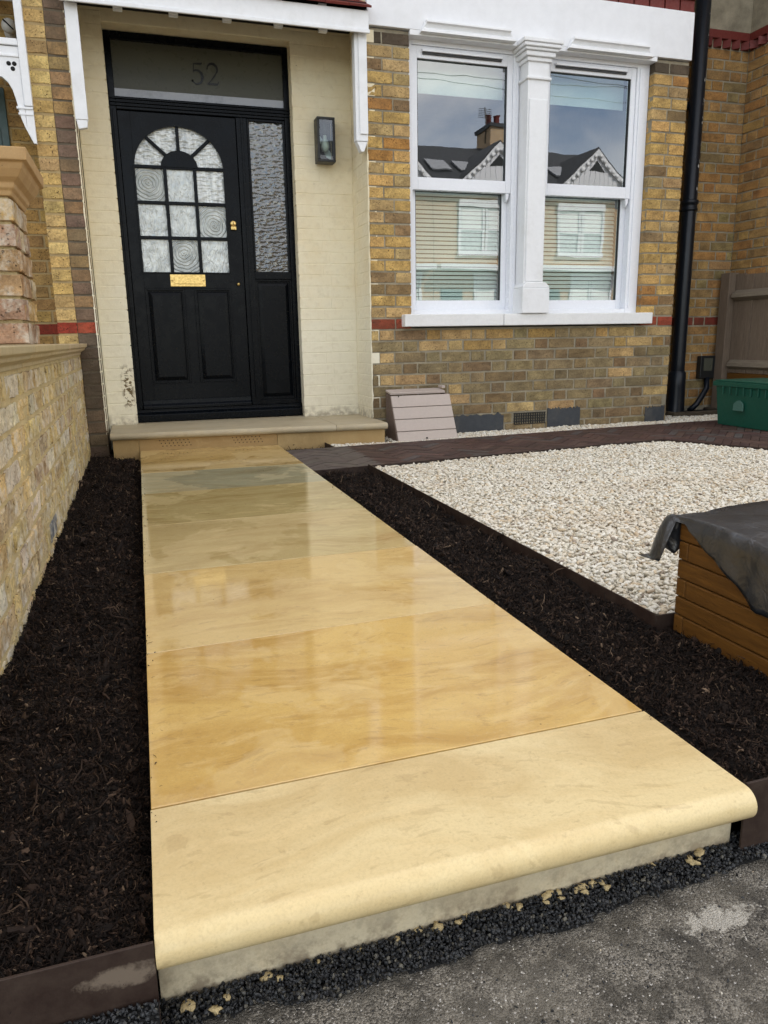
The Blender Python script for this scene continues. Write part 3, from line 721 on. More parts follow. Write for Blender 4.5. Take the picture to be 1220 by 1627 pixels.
for i in range(-70, 90):
    for j in range(-40, 40):
        for kind in (0, 1):
            # herringbone cell: 4:1 units
            bx0 = (i)*PWd + j*PL; by0 = i*PWd - j*PL
            if kind == 0: rect = [(bx0, by0), (bx0+PL, by0), (bx0+PL, by0+PWd), (bx0, by0+PWd)]
            else: rect = [(bx0, by0+PWd), (bx0+PWd, by0+PWd), (bx0+PWd, by0+PWd+PL), (bx0, by0+PWd+PL)]
            cxm = sum(p[0] for p in rect)/4; cym = sum(p[1] for p in rect)/4
            sh = [(cxm+(p[0]-cxm)*(1-.003/abs(rect[0][0]-rect[1][0])), cym+(p[1]-cym)*(1-.003/abs(rect[1][1]-rect[2][1]))) for p in rect]
            rot = [(p[0]*math.cos(q45)-p[1]*math.sin(q45)+2.2, p[0]*math.sin(q45)+p[1]*math.cos(q45)+3.8) for p in sh]
            if max(p[0] for p in rot) < .8 or min(p[0] for p in rot) > 4.7 or max(p[1] for p in rot) < 2 or min(p[1] for p in rot) > 4.7: continue
            for reg in (STRIP, WING, WING2):
                c_ = clip(rot, reg)
                if c_ and area(c_) > .0006:
                    cx_ = sum(p[0] for p in c_)/len(c_); cy_ = sum(p[1] for p in c_)/len(c_); pcs.append((math.hypot(cx_, cy_) - (0 if cx_ < cy_*1.02 else -50), c_, cx_))
pcs.sort(key=lambda t: t[0]); mass = MB()
for i, (d, c_, cx_) in enumerate(pcs):
    z1 = -.006 + U(-.0012, .0012)
    if i < 298:
        col = pick((3, (.095, .052, .042)), (3, (.075, .042, .036)), (2, (.115, .066, .052)), (1, (.10, .085, .078)))
        if cx_ < 1.2: col = jit((.125, .10, .088))
        part('paver', MB().prism(c_, -.04, z1, 'xy'), 'paver', paving, color=col)
    else: mass.prism(c_, -.04, z1, 'xy')
if mass.v: part('paver_field', mass, 'paver', paving, color=(.09, .05, .042), kind='stuff')

# ---- door step
def stepy(x, yl, yr): return yl + (x+.215)/(1.72)*(yr-yl)
SX0, SX1, ST = -.205, 1.515, .115
step = thing('door_step', 'pale stone door step with rounded nosing under the black front door', 'step', (.65, 4.75, 0))
def tread(x0, x1):
    g = MB(); r = .021; pr = []
    for X_ in (x0, x1):
        yn = stepy(X_, 4.775, 4.635)
        ring = [(5.42, 0.0), (yn+r, 0.0)] + [(yn+r - r*math.sin(t), -r + r*math.cos(t)) for t in [math.pi*k/10 for k in range(1, 11)]] + [(5.42, -2*r)]
        for (y, z) in ring: g.v.append((X_, y, ST+z - .004*(X_ > .6)))
    n = len(ring)
    for i in range(n):
        j = (i+1) % n; g.f.append((i, j, n+j, n+i)); g.sm.append(1 <= i <= 11)
    g.f.append(tuple(range(n))); g.f.append(tuple(range(2*n-1, n-1, -1))); g.sm += [False, False]
    return part('tread', g, 'stone_dry', step, color=(.45, .39, .27), bevel=.001)
tread(SX0, 1.175); tread(1.1775, SX1)
def riserp(x0, x1, z0=-.10):
    a = .035; return part('riser', MB().prism([(x0, stepy(x0, 4.775, 4.635)+a), (x1, stepy(x1, 4.775, 4.635)+a), (x1, 4.98), (x0, 4.98)], z0, ST-.0425, 'xy'), 'stone_dry', step, color=jit((.40, .275, .12), .05), bevel=.001)
riserp(SX0+.01, -.045); riserp(-.043, .80); riserp(.802, SX1-.012)
holes = MB()
for x0 in (.08, .52):
    for rr in range(3):
        for k in range(8):
            X_ = x0 + k*.024 + rr*.008; y_ = stepy(X_, 4.775, 4.635)+.0345; holes.lathe((X_, y_-.0006, .057-.017*rr), [(.0001, 0), (.0034, 0), (.0034, .004)], 8, 'y')
part('vent_holes', holes, 'dark_void', step, kind='stuff')

# ================================================================== OUR HOUSE
H = thing('terraced_house', 'brick terraced house with black front door and white sash windows', 'house', (1.8, 4.93, 0))
# mortar bodies (openings left out)
fw = MB()
fw.box(1.507, 3.912, FY+.0045, FY+.26, -.12, .712)            # below the sill
fw.box(1.507, 1.788, FY+.0045, FY+.26, .712, 2.522); fw.box(3.630, 3.912, FY+.0045, FY+.26, .712, 2.522)
fw.box(1.60, 3.912, FY+.00455, FY+.26, 2.84, 3.4)
front = part('front_wall', fw, 'mortar', H)
ph = U(0, 1)
lay(front, (0, FY, 0), (1, 0, 0), 1.507, 1.792, 0, 24, col_house, seq=(.178, .107), D=.09)
lay(front, (0, FY, 0), (1, 0, 0), 3.628, 3.918, 0, 24, col_house, seq=(.160, .130), D=.10)
lay(front, (0, FY, 0), (1, 0, 0), 1.507, 3.918, -10, 0, lambda c, x: col_house(c, x), holes=((2.56, 2.86, .0, .1),), D=.09)
# dark painted patches along the damp course
for (a, b_, z0, z1) in ((2.02, 2.50, .015, .098), (2.862, 3.14, .022, .118), (3.72, 3.90, -.03, .09)):
    g = MB(); n_ = 60; top = [(a+(b_-a)*k/n_ + (.006*noise.noise(Vector((k, 3, a)))), z1 + .022*noise.noise(Vector((k*.23, a, 0))) + .007*noise.noise(Vector((k*1.1, a, 4)))) for k in range(n_+1)]
    g.prism([(a, z0-.04), (b_, z0-.04)] + [(x, z) for x, z in reversed(top)], FY-.0035, FY+.01, 'xz'); part('painted_patch', g, 'slate_blue', front)
vent = part('air_vent', bx(2.585, 2.845, FY+.012, FY+.03, .012, .098), 'dark_void', front)
g = MB()
for k in range(14): g.box(2.588+k*.0190, 2.594+k*.0190, FY-.004, FY+.012, .012, .098)
for k in range(5): g.box(2.585, 2.845, FY-.0045, FY+.0125, .012+k*.0200, .018+k*.0200)
part('grille', g, 'lamp_black', vent, kind='stuff')
# pier between the porches, our sooty half
pw = MB().box(-.334, -.232, FY+.0045, FY+.35, -.12, 3.2); pier = part('porch_pier', pw, 'mortar_dark', H)
lay(pier, (0, FY, 0), (1, 0, 0), -.333, -.223, -10, 32, col_pier, mat='brick_dark', seq=(.112,), D=.10)
# porch inner walls (cream painted)
BY = 5.28
bw = MB()
bw.box(-.224, -.047, BY+.0018, BY+.20, -.05, 2.525); bw.box(1.103, 1.70, BY+.0018, BY+.20, -.05, 2.525)
bw.box(-.224, 1.70, BY+.0018, BY+.20, 2.525, 3.0)
back = part('porch_wall', bw, 'cream', H)
cw = lambda c, x: (.7, .6, .42)
lay(back, (0, BY, 0), (1, 0, 0), -.221, -.040, -8, 25, cw, mat='cream', name='painted_brick', seq=(.181,), joint=.005, rough=.0007, proud=.0008, D=.06)
lay(back, (0, BY, 0), (1, 0, 0), 1.100, 1.498, -8, 31, cw, mat='cream', name='painted_brick', seq=(.2245, .1735), joint=.005, rough=.0007, proud=.0008, D=.06)
lay(back, (0, BY, 0), (1, 0, 0), -.221, -.040, 25, 31, cw, mat='cream', name='painted_brick', seq=(.181,), joint=.005, rough=.0007, proud=.0008, D=.06)
part('door_lintel', bx(-.046, 1.104, BY-.001, BY+.19, 2.527, 3.0), 'cream', back, bevel=.004)
rv = MB().box(1.5003, 1.5065, FY+.004, BY+.003, -.05, 3.0).box(-.2325, -.2285, FY+.004, BY+.003, -.05, 3.0)
rev = part('porch_reveal', rv, 'cream', H)
lay(rev, (1.4985, 0, 0), (0, -1, 0), -BY+.002, -FY-.002, -8, 31, cw, mat='cream', name='painted_brick', seq=(.2245, .1225), joint=.005, rough=.0007, proud=.0006, D=.008)
g = MB(); zz = .12        # thick ragged paint edge on both porch corners
def ragged(xc, sgn):
    g = MB(); n_ = 90; A = []; 
    for k in range(n_+1):
        z = .118 + (2.40-.118)*k/n_; A.append((xc + sgn*(.0025 + .0045*noise.noise(Vector((z*14, xc*9, 0))) + .003*noise.noise(Vector((z*60, xc, 0)))), z))
    B = [(xc - sgn*.003, z) for x, z in A]
    g.prism(A + B[::-1], FY-.0042, FY+.004, 'xz'); return g
part('paint_edge', ragged(-.2265, -1), 'cream', rev); part('paint_edge', ragged(1.5035, 1), 'cream', rev)
# rubble of the old threshold at right foot
# ---- porch canopy
can = part('porch_canopy', bx(-.245, 1.502, 4.845, 4.872, 2.468, 2.578), 'white', H, bevel=.002)
part('fascia_bead', bx(-.245, 1.506, 4.832, 4.846, 2.452, 2.474), 'white', can, bevel=.004)
part('soffit', bx(-.24, 1.4975, 4.872, 5.278, 2.60, 2.63), 'dark_void', can)  # near-black colour paints the shadow gap behind the fascia
for X_ in (.03, .33, .63, .93, 1.2): part('soffit_block', bx(X_, X_+.05, 4.874, 4.91, 2.452, 2.60), 'white', can)
def post(x0, x1, tip):
    g = MB().box(x0, x1, 4.885, 4.928, tip+.06, 2.467); g.prism([(x0+.003, tip+.0595), (x1-.003, tip+.0595), (x1-.008, tip+.02), (x0+.012, tip+.01)], 4.888, 4.926, 'xz')
    return part('porch_bracket', g, 'white', can, bevel=.003)
post(-.222, -.155, 1.82)
g = MB().box(1.420, 1.497, 4.888, 4.95, 1.86, 2.467).box(1.4425, 1.4965, 4.878, 4.8875, 1.90, 2.467)
g.prism([(1.423, 1.859), (1.494, 1.859), (1.470, 1.80), (1.452, 1.80)], 4.892, 4.945, 'xz'); part('porch_bracket', g, 'white', can, bevel=.003)
# tiles of the little roof
for row in range(4):
    for k in range(12):
        x0 = -.25 + k*.148 + (row % 2)*.07
        if x0 > 1.50: continue
        x1 = min(x0+.145, 1.512); y0 = 4.815+row*.10; z0 = 2.583+row*.055
        mt = Matrix.Translation((0, y0, z0)) @ Matrix.Rotation(math.radians(26+U(-1, 1)), 4, 'X')
        g = MB().box(x0, x1, 0, .16, U(-.001, .002), .012, mt); part('roof_tile', g, 'terracotta', can)
part('roof_deck', MB().prism([(4.873, 2.579), (5.27, 2.74), (5.27, 2.70), (4.873, 2.575)], -.24, 1.50, 'yz'), 'dark_void', can)
# ---- lintel band with drop mouldings
lin = part('window_lintel', bx(1.5105, 3.915, FY-.022, FY+.20, 2.529, 2.832), 'white_masonry', H, bevel=.003)
for (a, b_) in ((1.86, 2.505), (2.91, 3.565)):
    g = MB(); steps = [(0, .0, .585-.57), (.0, .0, 0)]
    pr = [(-.024, 2.585), (-.062, 2.580), (-.064, 2.566), (-.050, 2.560), (-.040, 2.540), (-.055, 2.530), (-.058, 2.512), (-.024, 2.508)]
    n_ = len(pr)
    for e, s_ in ((a, 1), (b_, -1)):
        for (dy, z) in pr: g.v.append((e + s_*(.0 + (.030 if z > 2.55 else 0.012) - (.02 if z < 2.52 else 0)), FY+dy, z))
    for i in range(n_-1): g.f.append((i, i+1, n_+i+1, n_+i)); g.sm.append(False)
    g.f.append((n_-1, 0, n_, 2*n_-1)); g.f.append(tuple(range(n_))); g.f.append(tuple(range(2*n_-1, n_-1, -1))); g.sm += [False]*3
    part('drip_moulding', g, 'white', lin, bevel=.0015)
part('lintel_soffit', bx(1.79, 3.628, FY-.020, FY+.06, 2.50, 2.5285), 'white', lin)
for k in range(13):
    part('brick', bx(2.30+k*.125, 2.30+k*.125+.113, FY-.012, FY+.09, 2.836, 2.905), 'terracotta', front)
for k in range(18): part('tile', bx(1.56+k*.131, 1.56+k*.131+.126, FY-.035+U(-.004, .004), FY+.05, 2.9085, 2.93), 'terracotta', front)
# ---- pilaster between windows
pil = part('pilaster', MB().prism([(2.603, 5.04), (2.603, 4.87), (2.758, 4.87), (2.758, 5.04)], 1.0, 2.41, 'xy'), 'white', H, bevel=.004)
part('shaft_face', bx(2.614, 2.747, 4.861, 4.8695, 1.02, 2.18), 'white', pil, bevel=.004)
for z0, z1, e in ((2.405, 2.43, .014), (2.4305, 2.46, .03), (2.4605, 2.478, .044), (2.4785, 2.5, .058), (2.5005, 2.527, .066), (2.298, 2.316, .014)):
    part('capital_moulding', bx(2.603-e, 2.758+e, 4.87-e, 5.03, z0, z1), 'white', pil, bevel=.005)
part('pedestal', bx(2.583, 2.795, 4.838, 5.03, .8035, .975), 'white', pil, bevel=.004)
part('pedestal_cap', MB().prism([(2.585, .9755), (2.793, .9755), (2.793, .985), (2.765, 1.012), (2.608, 1.012), (2.585, .985)], 4.842, 5.03, 'xz'), 'white', pil, bevel=.004)
# ---- sill
sill = part('window_sill', bx(1.722, 2.455, 4.862, 5.05, .722, .803), 'white_sill', H, bevel=.005)
part('sill_stone', bx(2.458, 3.686, 4.860, 5.05, .722, .802), 'white_sill', sill, bevel=.005)
# ---- windows
def window(x0, x1, gx0, gx1):
    w = part('sash_window', bx(x0, gx0-.040, 4.985, 5.10, .8035, 2.527).box(gx1+.040, x1, 4.985, 5.10, .8035, 2.527).box(gx0-.040, gx1+.040, 4.985, 5.10, 2.475, 2.527).box(gx0-.040, gx1+.040, 4.985, 5.10, .8035, .835), 'upvc', H, bevel=.003)
    part('trim', bx(gx1+.062, gx1+.072, 4.978, 4.9845, .84, 2.47), 'upvc', w)
    def sash(y, z0, z1, top, bot, st):
        f = MB().box(gx0-.0395, gx0-.0395+st, y, y+.045, z0, z1).box(gx1+.0395-st, gx1+.0395, y, y+.045, z0, z1)
        f.box(gx0-.0395+st, gx1+.0395-st, y, y+.045, z1-top, z1).box(gx0-.0395+st, gx1+.0395-st, y, y+.045, z0, z0+bot)
        part('sash', f, 'upvc', w, bevel=.003)
        part('gasket', MB().box(gx0-.0385+st, gx0-.0345+st, y+.008, y+.03, z0+bot, z1-top).box(gx1+.0345-st, gx1+.0385-st, y+.008, y+.03, z0+bot, z1-top).box(gx0-.034+st, gx1+.034-st, y+.008, y+.03, z1-top-.004, z1-top-.0005), 'lamp_black', w)
        part('glass_pane', bx(gx0-.036+st, gx1+.036-st, y+.020, y+.024, z0+bot, z1-top), 'glass', w)
    sash(4.995, 1.612, 2.474, .072, .078, .0395)
    sash(5.045, .836, 1.665, .045, .065, .0395)
    part('sash_horn', MB().prism([(gx1+.004, 1.611), (gx1+.030, 1.611), (gx1+.026, 1.585), (gx1+.012, 1.556), (gx1+.008, 1.575)], 4.998, 5.038, 'xz'), 'upvc', w, bevel=.002)
    part('trickle_vent', bx(gx0+.03, gx1-.045, 4.972, 4.9945, 2.437, 2.453), 'upvc', w, bevel=.002)
    part('vent_underside', bx(gx0+.035, gx1-.05, 4.983, 4.9948, 2.424, 2.4365), 'lamp_black', w)  # black strip along the underside of the vent
    # blind and room
    bl = part('venetian_blind', bx(gx0-.02, gx1+.02, 5.135, 5.165, 1.665, 1.69), 'blind', w)
    z = .86
    while z < 1.66:
        mt = Matrix.Translation((0, 5.15, z)) @ Matrix.Rotation(math.radians(U(62, 72)), 4, 'X')
        part('slat', MB().box(gx0-.02, gx1+.02, -.0125, .0125, -.0006, .0006, mt), 'blind', bl); z += .029
    part('roller_blind', bx(gx0-.03, gx1+.03, 5.125, 5.130, 2.235, 2.52), 'blind', w)
window(1.735, 2.60, 1.869, 2.515); window(2.76, 3.626, 2.840, 3.485)
rm = MB(); rm.box(1.6, 3.85, 7.2, 7.25, .2, 2.9).box(1.55, 1.6, 5.195, 7.2, .2, 2.9).box(3.85, 3.9, 5.195, 7.2, .2, 2.9).box(1.6, 3.85, 5.195, 7.2, 2.65, 2.7).box(1.6, 3.85, 5.195, 7.2, .15, .2)
part('room', rm, 'room', H)

# ---- front door
D = part('front_door', MB().box(-.040, .0, 5.385, 5.46, .20, 2.52).box(.742, .812, 5.385, 5.46, .20, 2.0795).box(1.068, 1.108, 5.385, 5.46, .20, 2.52)
         .box(0, 1.068, 5.385, 5.46, 2.475, 2.52).box(0, 1.068, 5.385, 5.46, 2.08, 2.155), 'black_door', H, bevel=.004)
for z in (2.098, 2.118, 2.138): part('rail_bead', bx(-.038, 1.106, 5.374, 5.3845, z, z+.009), 'black_door', D, bevel=.002)
part('frame_bead', bx(.770, .784, 5.376, 5.3845, .25, 2.078), 'black_door', D, bevel=.003)
part('frame_bead', bx(-.026, -.014, 5.376, 5.3845, .21, 2.078), 'black_door', D, bevel=.003)
part('threshold', MB().prism([(5.35, .118), (5.35, .165), (5.372, .185), (5.372, .20), (5.47, .20), (5.47, .118)], -.042, 1.108, 'yz'), 'black_door', D, bevel=.003)
part('weather_bar', MB().prism([(5.368, .2025), (5.368, .222), (5.382, .238), (5.384, .262), (5.40, .262), (5.40, .2025)], .003, .738, 'yz'), 'black_door', D, bevel=.003)
# leaf: outline with the arched light cut out
ax0, ax1, az0, az1, acx, ah = .078, .645, 1.105, 1.757, .3615, .250
aw = (ax1-ax0)/2
arch = [(acx - aw*math.cos(math.pi*k/24), az1 + ah*math.sin(math.pi*k/24)) for k in range(25)]
leaf = MB(); LY0, LY1 = 5.402, 5.445
leaf.box(.003, ax0, LY0, LY1, .2025, 2.077).box(ax1, .739, LY0, LY1, .2025, 2.077)
leaf.prism(arch + [(ax1, 2.077), (ax0, 2.077)], LY0, LY1, 'xz')
leaf.box(ax0, ax1, LY0, LY1, 1.0, az0).box(ax0, ax1, LY0, LY1, .2025, .372).box(.335, .397, LY0, LY1, .372, 1.0)
leafo = part('door_leaf', leaf, 'black_door', D, bevel=.0015)
# glazing bars
bars = MB(); xs = [ax0+(ax1-ax0)*k/3 for k in (1, 2)]; zs = [az0+(az1-az0)*k/3 for k in (1, 2, 3)]
for x in xs: bars.box(x-.011, x+.011, LY0+.004, LY1-.012, az0, az1-.0)
part('glazing_bar', bars, 'black_door', leafo, bevel=.003)
for z in zs: part('glazing_bar', bx(ax0, ax1, LY0+.0055, LY1-.010, z-.0105, z+.0105), 'black_door', leafo, bevel=.003)
hub = [(acx-.118*math.cos(math.pi*k/16), az1+.0+.105*math.sin(math.pi*k/16)) for k in range(17)]
part('fan_hub', MB().prism(hub, LY0+.003, LY1-.013, 'xz'), 'black_door', leafo, bevel=.003)
for a in (45, 90, 135):
    t = math.radians(a); d = Vector((math.cos(t), math.sin(t))); pn = Vector((-d.y, d.x))*.0105
    p0 = Vector((acx+.095*d.x, az1+.085*d.y)); p1 = Vector((acx+(aw+.006)*d.x, az1+(ah+.006)*d.y))
    part('glazing_bar', MB().prism([tuple(p0+pn), tuple(p0-pn), tuple(p1-pn), tuple(p1+pn)], LY0+.0048, LY1-.011, 'xz'), 'black_door', leafo, bevel=.003)
# panes
kinds = {(0, 2): 'pane_ring', (1, 2): 'pane_bark', (2, 2): 'pane_drape', (0, 1): 'pane_bark', (1, 1): 'pane_bark', (2, 1): 'pane_ring', (0, 0): 'pane_bark', (1, 0): 'pane_ring', (2, 0): 'pane_bark'}
for i in range(3):
    for j in range(3):
        x0 = ax0+(ax1-ax0)*i/3; x1 = ax0+(ax1-ax0)*(i+1)/3; z0 = az0+(az1-az0)*j/3; z1 = az0+(az1-az0)*(j+1)/3
        cx_, cz_ = (x0+x1)/2 + U(-.03, .03), (z0+z1)/2 + U(-.03, .03)
        link('pane', bx(x0+.001-cx_, x1-.001-cx_, 0, .004, z0+.001-cz_, z1-.001-cz_).mesh('pane', M[kinds[i, j]]), leafo, loc=(cx_, LY0+.022, cz_))
for k in range(4):
    a0, a1 = math.pi*k/4, math.pi*(k+1)/4
    P = [(acx+.06*math.cos(a0), az1+.05*math.sin(a0))] + [(acx+(aw+.004)*math.cos(a0+(a1-a0)*q/6), az1+(ah+.004)*math.sin(a0+(a1-a0)*q/6)) for q in range(7)] + [(acx+.06*math.cos(a1), az1+.05*math.sin(a1))]
    part('pane', MB().prism(P, LY0+.022, LY0+.026, 'xz'), 'pane_drape', leafo)
# arch bead
g = MB(); n_ = len(arch)
for (e, y) in ((0.0, LY0-.004), (.010, LY0-.004), (.012, LY0+.002)):
    pass
for k in range(n_-1):
    (xa, za), (xb, zb) = arch[k], arch[k+1]
    def off(x, z, e): 
        d = Vector((x-acx, (z-az1)*aw/ah)); d = d.normalized() if d.length else Vector((1, 0)); return (x+d.x*e, z+d.y*e)
    g.prism([off(xa, za, -.004), off(xb, zb, -.004), off(xb, zb, .010), off(xa, za, .010)], LY0-.004, LY0+.012, 'xz')
part('arch_bead', g, 'black_door', leafo)
part('light_bead', MB().box(ax0-.010, ax0+.004, LY0-.004, LY0+.012, az0, az1).box(ax1-.004, ax1+.010, LY0-.004, LY0+.012, az0, az1).box(ax0-.010, ax1+.010, LY0-.004, LY0+.012, az0-.010, az0-.0005), 'black_door', leafo, bevel=.002)
def panel(x0, x1, z0, z1, y, parent):
    e = .022
    g = MB(); g.box(x0, x1, y+.012, y+.018, z0, z1)
    for (a, b_, c_, d_) in ((x0, x0+e*.55, z0, z1), (x1-e*.55, x1, z0, z1)): g.box(a, b_, y-.003, y+.010, c_, d_)
    g.box(x0+e*.55, x1-e*.55, y-.003, y+.010, z0, z0+e*.55).box(x0+e*.55, x1-e*.55, y-.003, y+.010, z1-e*.55, z1)
    b0 = len(g.v); i_, o_ = e*2.0, e*.9
    P = [(x0+o_, z0+o_), (x1-o_, z0+o_), (x1-o_, z1-o_), (x0+o_, z1-o_)]; Q = [(x0+i_, z0+i_), (x1-i_, z0+i_), (x1-i_, z1-i_), (x0+i_, z1-i_)]
    g.v += [(a, y+.0115, b) for a, b in P] + [(a, y+.001, b) for a, b in Q]
    for k in range(4): g.f.append((b0+k, b0+(k+1) % 4, b0+4+(k+1) % 4, b0+4+k)); g.sm.append(False)
    g.f.append((b0+4, b0+5, b0+6, b0+7)); g.sm.append(False)
    return part('panel', g, 'black_door', parent, bevel=.0015)
panel(.0785, .3345, .3725, .9995, LY0, leafo); panel(.3975, .6445, .3725, .9995, LY0, leafo)
# sidelight
part('sidelight_rail', bx(.812, 1.068, 5.392, 5.45, 1.062, 1.112), 'black_door', D, bevel=.003)
part('sidelight_pane', bx(.826, 1.054, 5.414, 5.420, 1.112, 2.066), 'pane_dark', D)
part('sidelight_bead', MB().box(.812, .828, 5.395, 5.43, 1.1125, 2.08).box(1.052, 1.068, 5.395, 5.43, 1.1125, 2.08).box(.828, 1.052, 5.395, 5.43, 2.064, 2.08), 'black_door', D, bevel=.003)
panel(.8125, 1.0675, .235, 1.0615, 5.402, D); part('sidelight_sill', bx(.812, 1.068, 5.388, 5.45, .2005, .2345), 'black_door', D, bevel=.003)
# fanlight with the number
part('fanlight_pane', bx(.0, 1.068, 5.408, 5.414, 2.206, 2.475), 'frosted', D)
part('fanlight_border', bx(.0, 1.068, 5.4085, 5.414, 2.1555, 2.2055), 'glass_reflect_pale', D)
def stroke(g, pts, y):   # pts: x, z, half width
    L_, R_ = [], []
    for i, (x, z, w_) in enumerate(pts):
        a = Vector(pts[max(i-1, 0)][:2]); b_ = Vector(pts[min(i+1, len(pts)-1)][:2]); d = (b_-a).normalized(); n_ = Vector((-d.y, d.x))*w_
        L_.append((x+n_.x, z+n_.y)); R_.append((x-n_.x, z-n_.y))
    for i in range(len(pts)-1): g.prism([L_[i], L_[i+1], R_[i+1], R_[i]], y, y+.003, 'xz')
NZ = 2.265; nh = .125
g = MB()   # 5
X5 = .478
stroke(g, [(X5+.017, NZ+.118, .0035), (X5+.066, NZ+.120, .0060), (X5+.072, NZ+.127, .0015)], 5.405)
stroke(g, [(X5+.0175, NZ+.120, .0028), (X5+.0135, NZ+.066, .0022)], 5.4045)
arc = []
for k in range(19):
    t = math.radians(128 - 15.2*k); arc.append((X5+.033+.036*math.cos(t), NZ+.0405+.040*math.sin(t), .0018+.0062*max(0, math.sin(math.radians(10+10.2*k)))))
stroke(g, arc, 5.4035); g.lathe((X5+.006, 5.4065, NZ+.018), [(.0001, -.003), (.0065, -.003), (.0065, 0)], 12, 'y')
part('numeral', g, 'number', D)
g = MB(); X2 = .575   # 2
arc = [(X2+.004, NZ+.090, .0045)]
for k in range(13):
    t = math.radians(165 - 17.5*k); arc.append((X2+.036+.032*math.cos(t), NZ+.092+.033*math.sin(t), .0020+.0060*max(0, math.sin(math.radians(8+13.5*k)))))
arc += [(X2+.048, NZ+.052, .0050), (X2+.026, NZ+.026, .0030), (X2+.006, NZ+.006, .0022)]
stroke(g, arc, 5.4045); stroke(g, [(X2+.002, NZ+.006, .0060), (X2+.066, NZ+.006, .0060)], 5.4035); stroke(g, [(X2+.066, NZ+.004, .0022), (X2+.075, NZ+.024, .0018)], 5.4055)
part('numeral', g, 'number', D)
# door furniture
lb = part('letterbox', MB().box(.247, .477, 5.394, 5.4015, 1.012, 1.090), 'brass', leafo, bevel=.002)
part('letter_flap', bx(.272, .448, 5.386, 5.3935, 1.028, 1.074), 'brass', lb, bevel=.002)
for x in (.259, .465): part('screw', MB().lathe((x, 5.394, 1.051), [(.0001, -.003), (.004, -.003), (.006, 0)], 10, 'y'), 'brass', lb)
lk = part('night_latch', MB().lathe((.686, 5.402, 1.420), [(.0001, -.016), (.017, -.016), (.020, -.012), (.021, 0)], 20, 'y'), 'brass', leafo)
part('latch_pull', bx(.668, .704, 5.380, 5.402, 1.378, 1.402), 'brass', lk, bevel=.004)
part('key_slot', bx(.684, .688, 5.3845, 5.387, 1.413, 1.428), 'dark_void', lk)
part('knob', MB().lathe((.697, 5.402, 1.028), [(.0001, -.022), (.009, -.020), (.012, -.012), (.006, -.006), (.010, 0)], 16, 'y'), 'brass', leafo)
part('interior_back', bx(-.05, 1.12, 5.47, 5.5, .1, 2.55), 'dark_void', D)

# ---- porch lamp (own thing: it hangs on the wall)
lamp = thing('wall_lamp', 'black rectangular lantern with clear glass on the cream porch wall', 'lamp', (1.30, 5.275, 1.93))
lx0, lx1, ly0, ly1, lz0, lz1 = 1.236, 1.356, 5.165, 5.270, 1.79, 2.062
part('back_plate', bx(lx0+.006, lx1-.006, 5.262, 5.276, lz0+.01, lz1-.008), 'lamp_black', lamp, bevel=.003)
f = MB(); t_ = .016
for (a, b_) in ((lx0, lx0+t_), (lx1-t_, lx1)): f.box(a, b_, ly0, ly0+t_, lz0+t_, lz1-t_)
f.box(lx0, lx1, ly0, ly1-.01, lz0, lz0+t_).box(lx0, lx1, ly0, ly1-.01, lz1-t_, lz1)
f.box(lx0, lx0+.006, ly0+t_, ly1-.01, lz0+t_, lz1-t_).box(lx1-.006, lx1, ly0+t_, ly1-.01, lz0+t_, lz1-t_)
part('lamp_frame', f, 'lamp_black', lamp, bevel=.004)
part('lamp_glass', bx(lx0+t_, lx1-t_, ly0+.006, ly0+.009, lz0+t_, lz1-t_), 'lamp_glass', lamp)
part('bulb', MB().lathe((1.296, 5.215, 1.90), [(.0001, -.045), (.020, -.035), (.030, -.012), (.028, .012), (.014, .038), (.012, .06)], 18, 'z'), 'globe', lamp)
part('bulb_holder', MB().lathe((1.296, 5.215, 1.985), [(.013, -.025), (.017, -.02), (.017, .03), (.010, .06)], 14, 'z'), 'lamp_black', lamp)
part('painted_reflection', MB().prism([(1.250, 1.97), (1.258, 1.985), (1.345, 1.86), (1.343, 1.82), (1.31, 1.835)], 5.245, 5.25, 'xz'), 'white', lamp)  # white diagonal slab painted in for the reflection on the lamp glass

# ================================================================== RIGHT-HAND HOUSE (recess and return)
N = thing('neighbouring_house', 'right-hand brick house wall with dark drainpipe corner and red band', 'house', (4.8, 5.37, 0))
RY, RX = 5.37, 4.82
rw = part('recessed_wall', MB().box(3.86, 4.8265, RY+.0045, RY+.25, -.12, 3.6), 'mortar', N)
lay(rw, (0, RY, 0), (1, 0, 0), 3.925, 4.823, -9, 28, col_recess, mat='brick_clean')
tw = part('return_wall', MB().box(4.827, 5.05, 4.05, 5.376, -.12, 3.6), 'mortar', N)
n1 = lay(tw, (RX, 0, 0), (0, -1, 0), -RY+.004, -4.72, -9, 28, col_recess, mat='brick_clean')
mass_b = MB()
for c in range(-9, 28):
    y = 4.715 - (0 if c % 2 else .11); k = c
    while y > 4.08:
        Ln = (.215, .1025)[k % 2]; k += 1; y1 = max(y-Ln, 4.06)
        if y-y1 > .03: mass_b.box(RX-U(-.001, .002), RX+.05, y1, y, .7095+c*CH, .7095+c*CH+.0652)
        y -= Ln+.01
part('brickwork', mass_b, 'brick_island', tw, color=(.34, .19, .075), kind='stuff')
# red dog-tooth band
for k in range(8):
    x = 4.12+k*.088; part('dentil', MB().prism([(x, RY+.01), (x+.042, RY-.045), (x+.084, RY+.01)], 2.815, 2.872, 'xy'), 'terracotta', rw)
for k in range(10):
    y = 5.36-k*.088; part('dentil', MB().prism([(RX+.01, y), (RX-.045, y-.042), (RX+.01, y-.084)], 2.815, 2.872, 'xy'), 'terracotta', tw)
part('string_course', MB().box(3.95, RX-.001, RY-.03, RY+.006, 2.8735, 2.93).box(RX-.03, RX+.006, 4.1, RY-.0305, 2.8735, 2.93), 'terracotta', N)

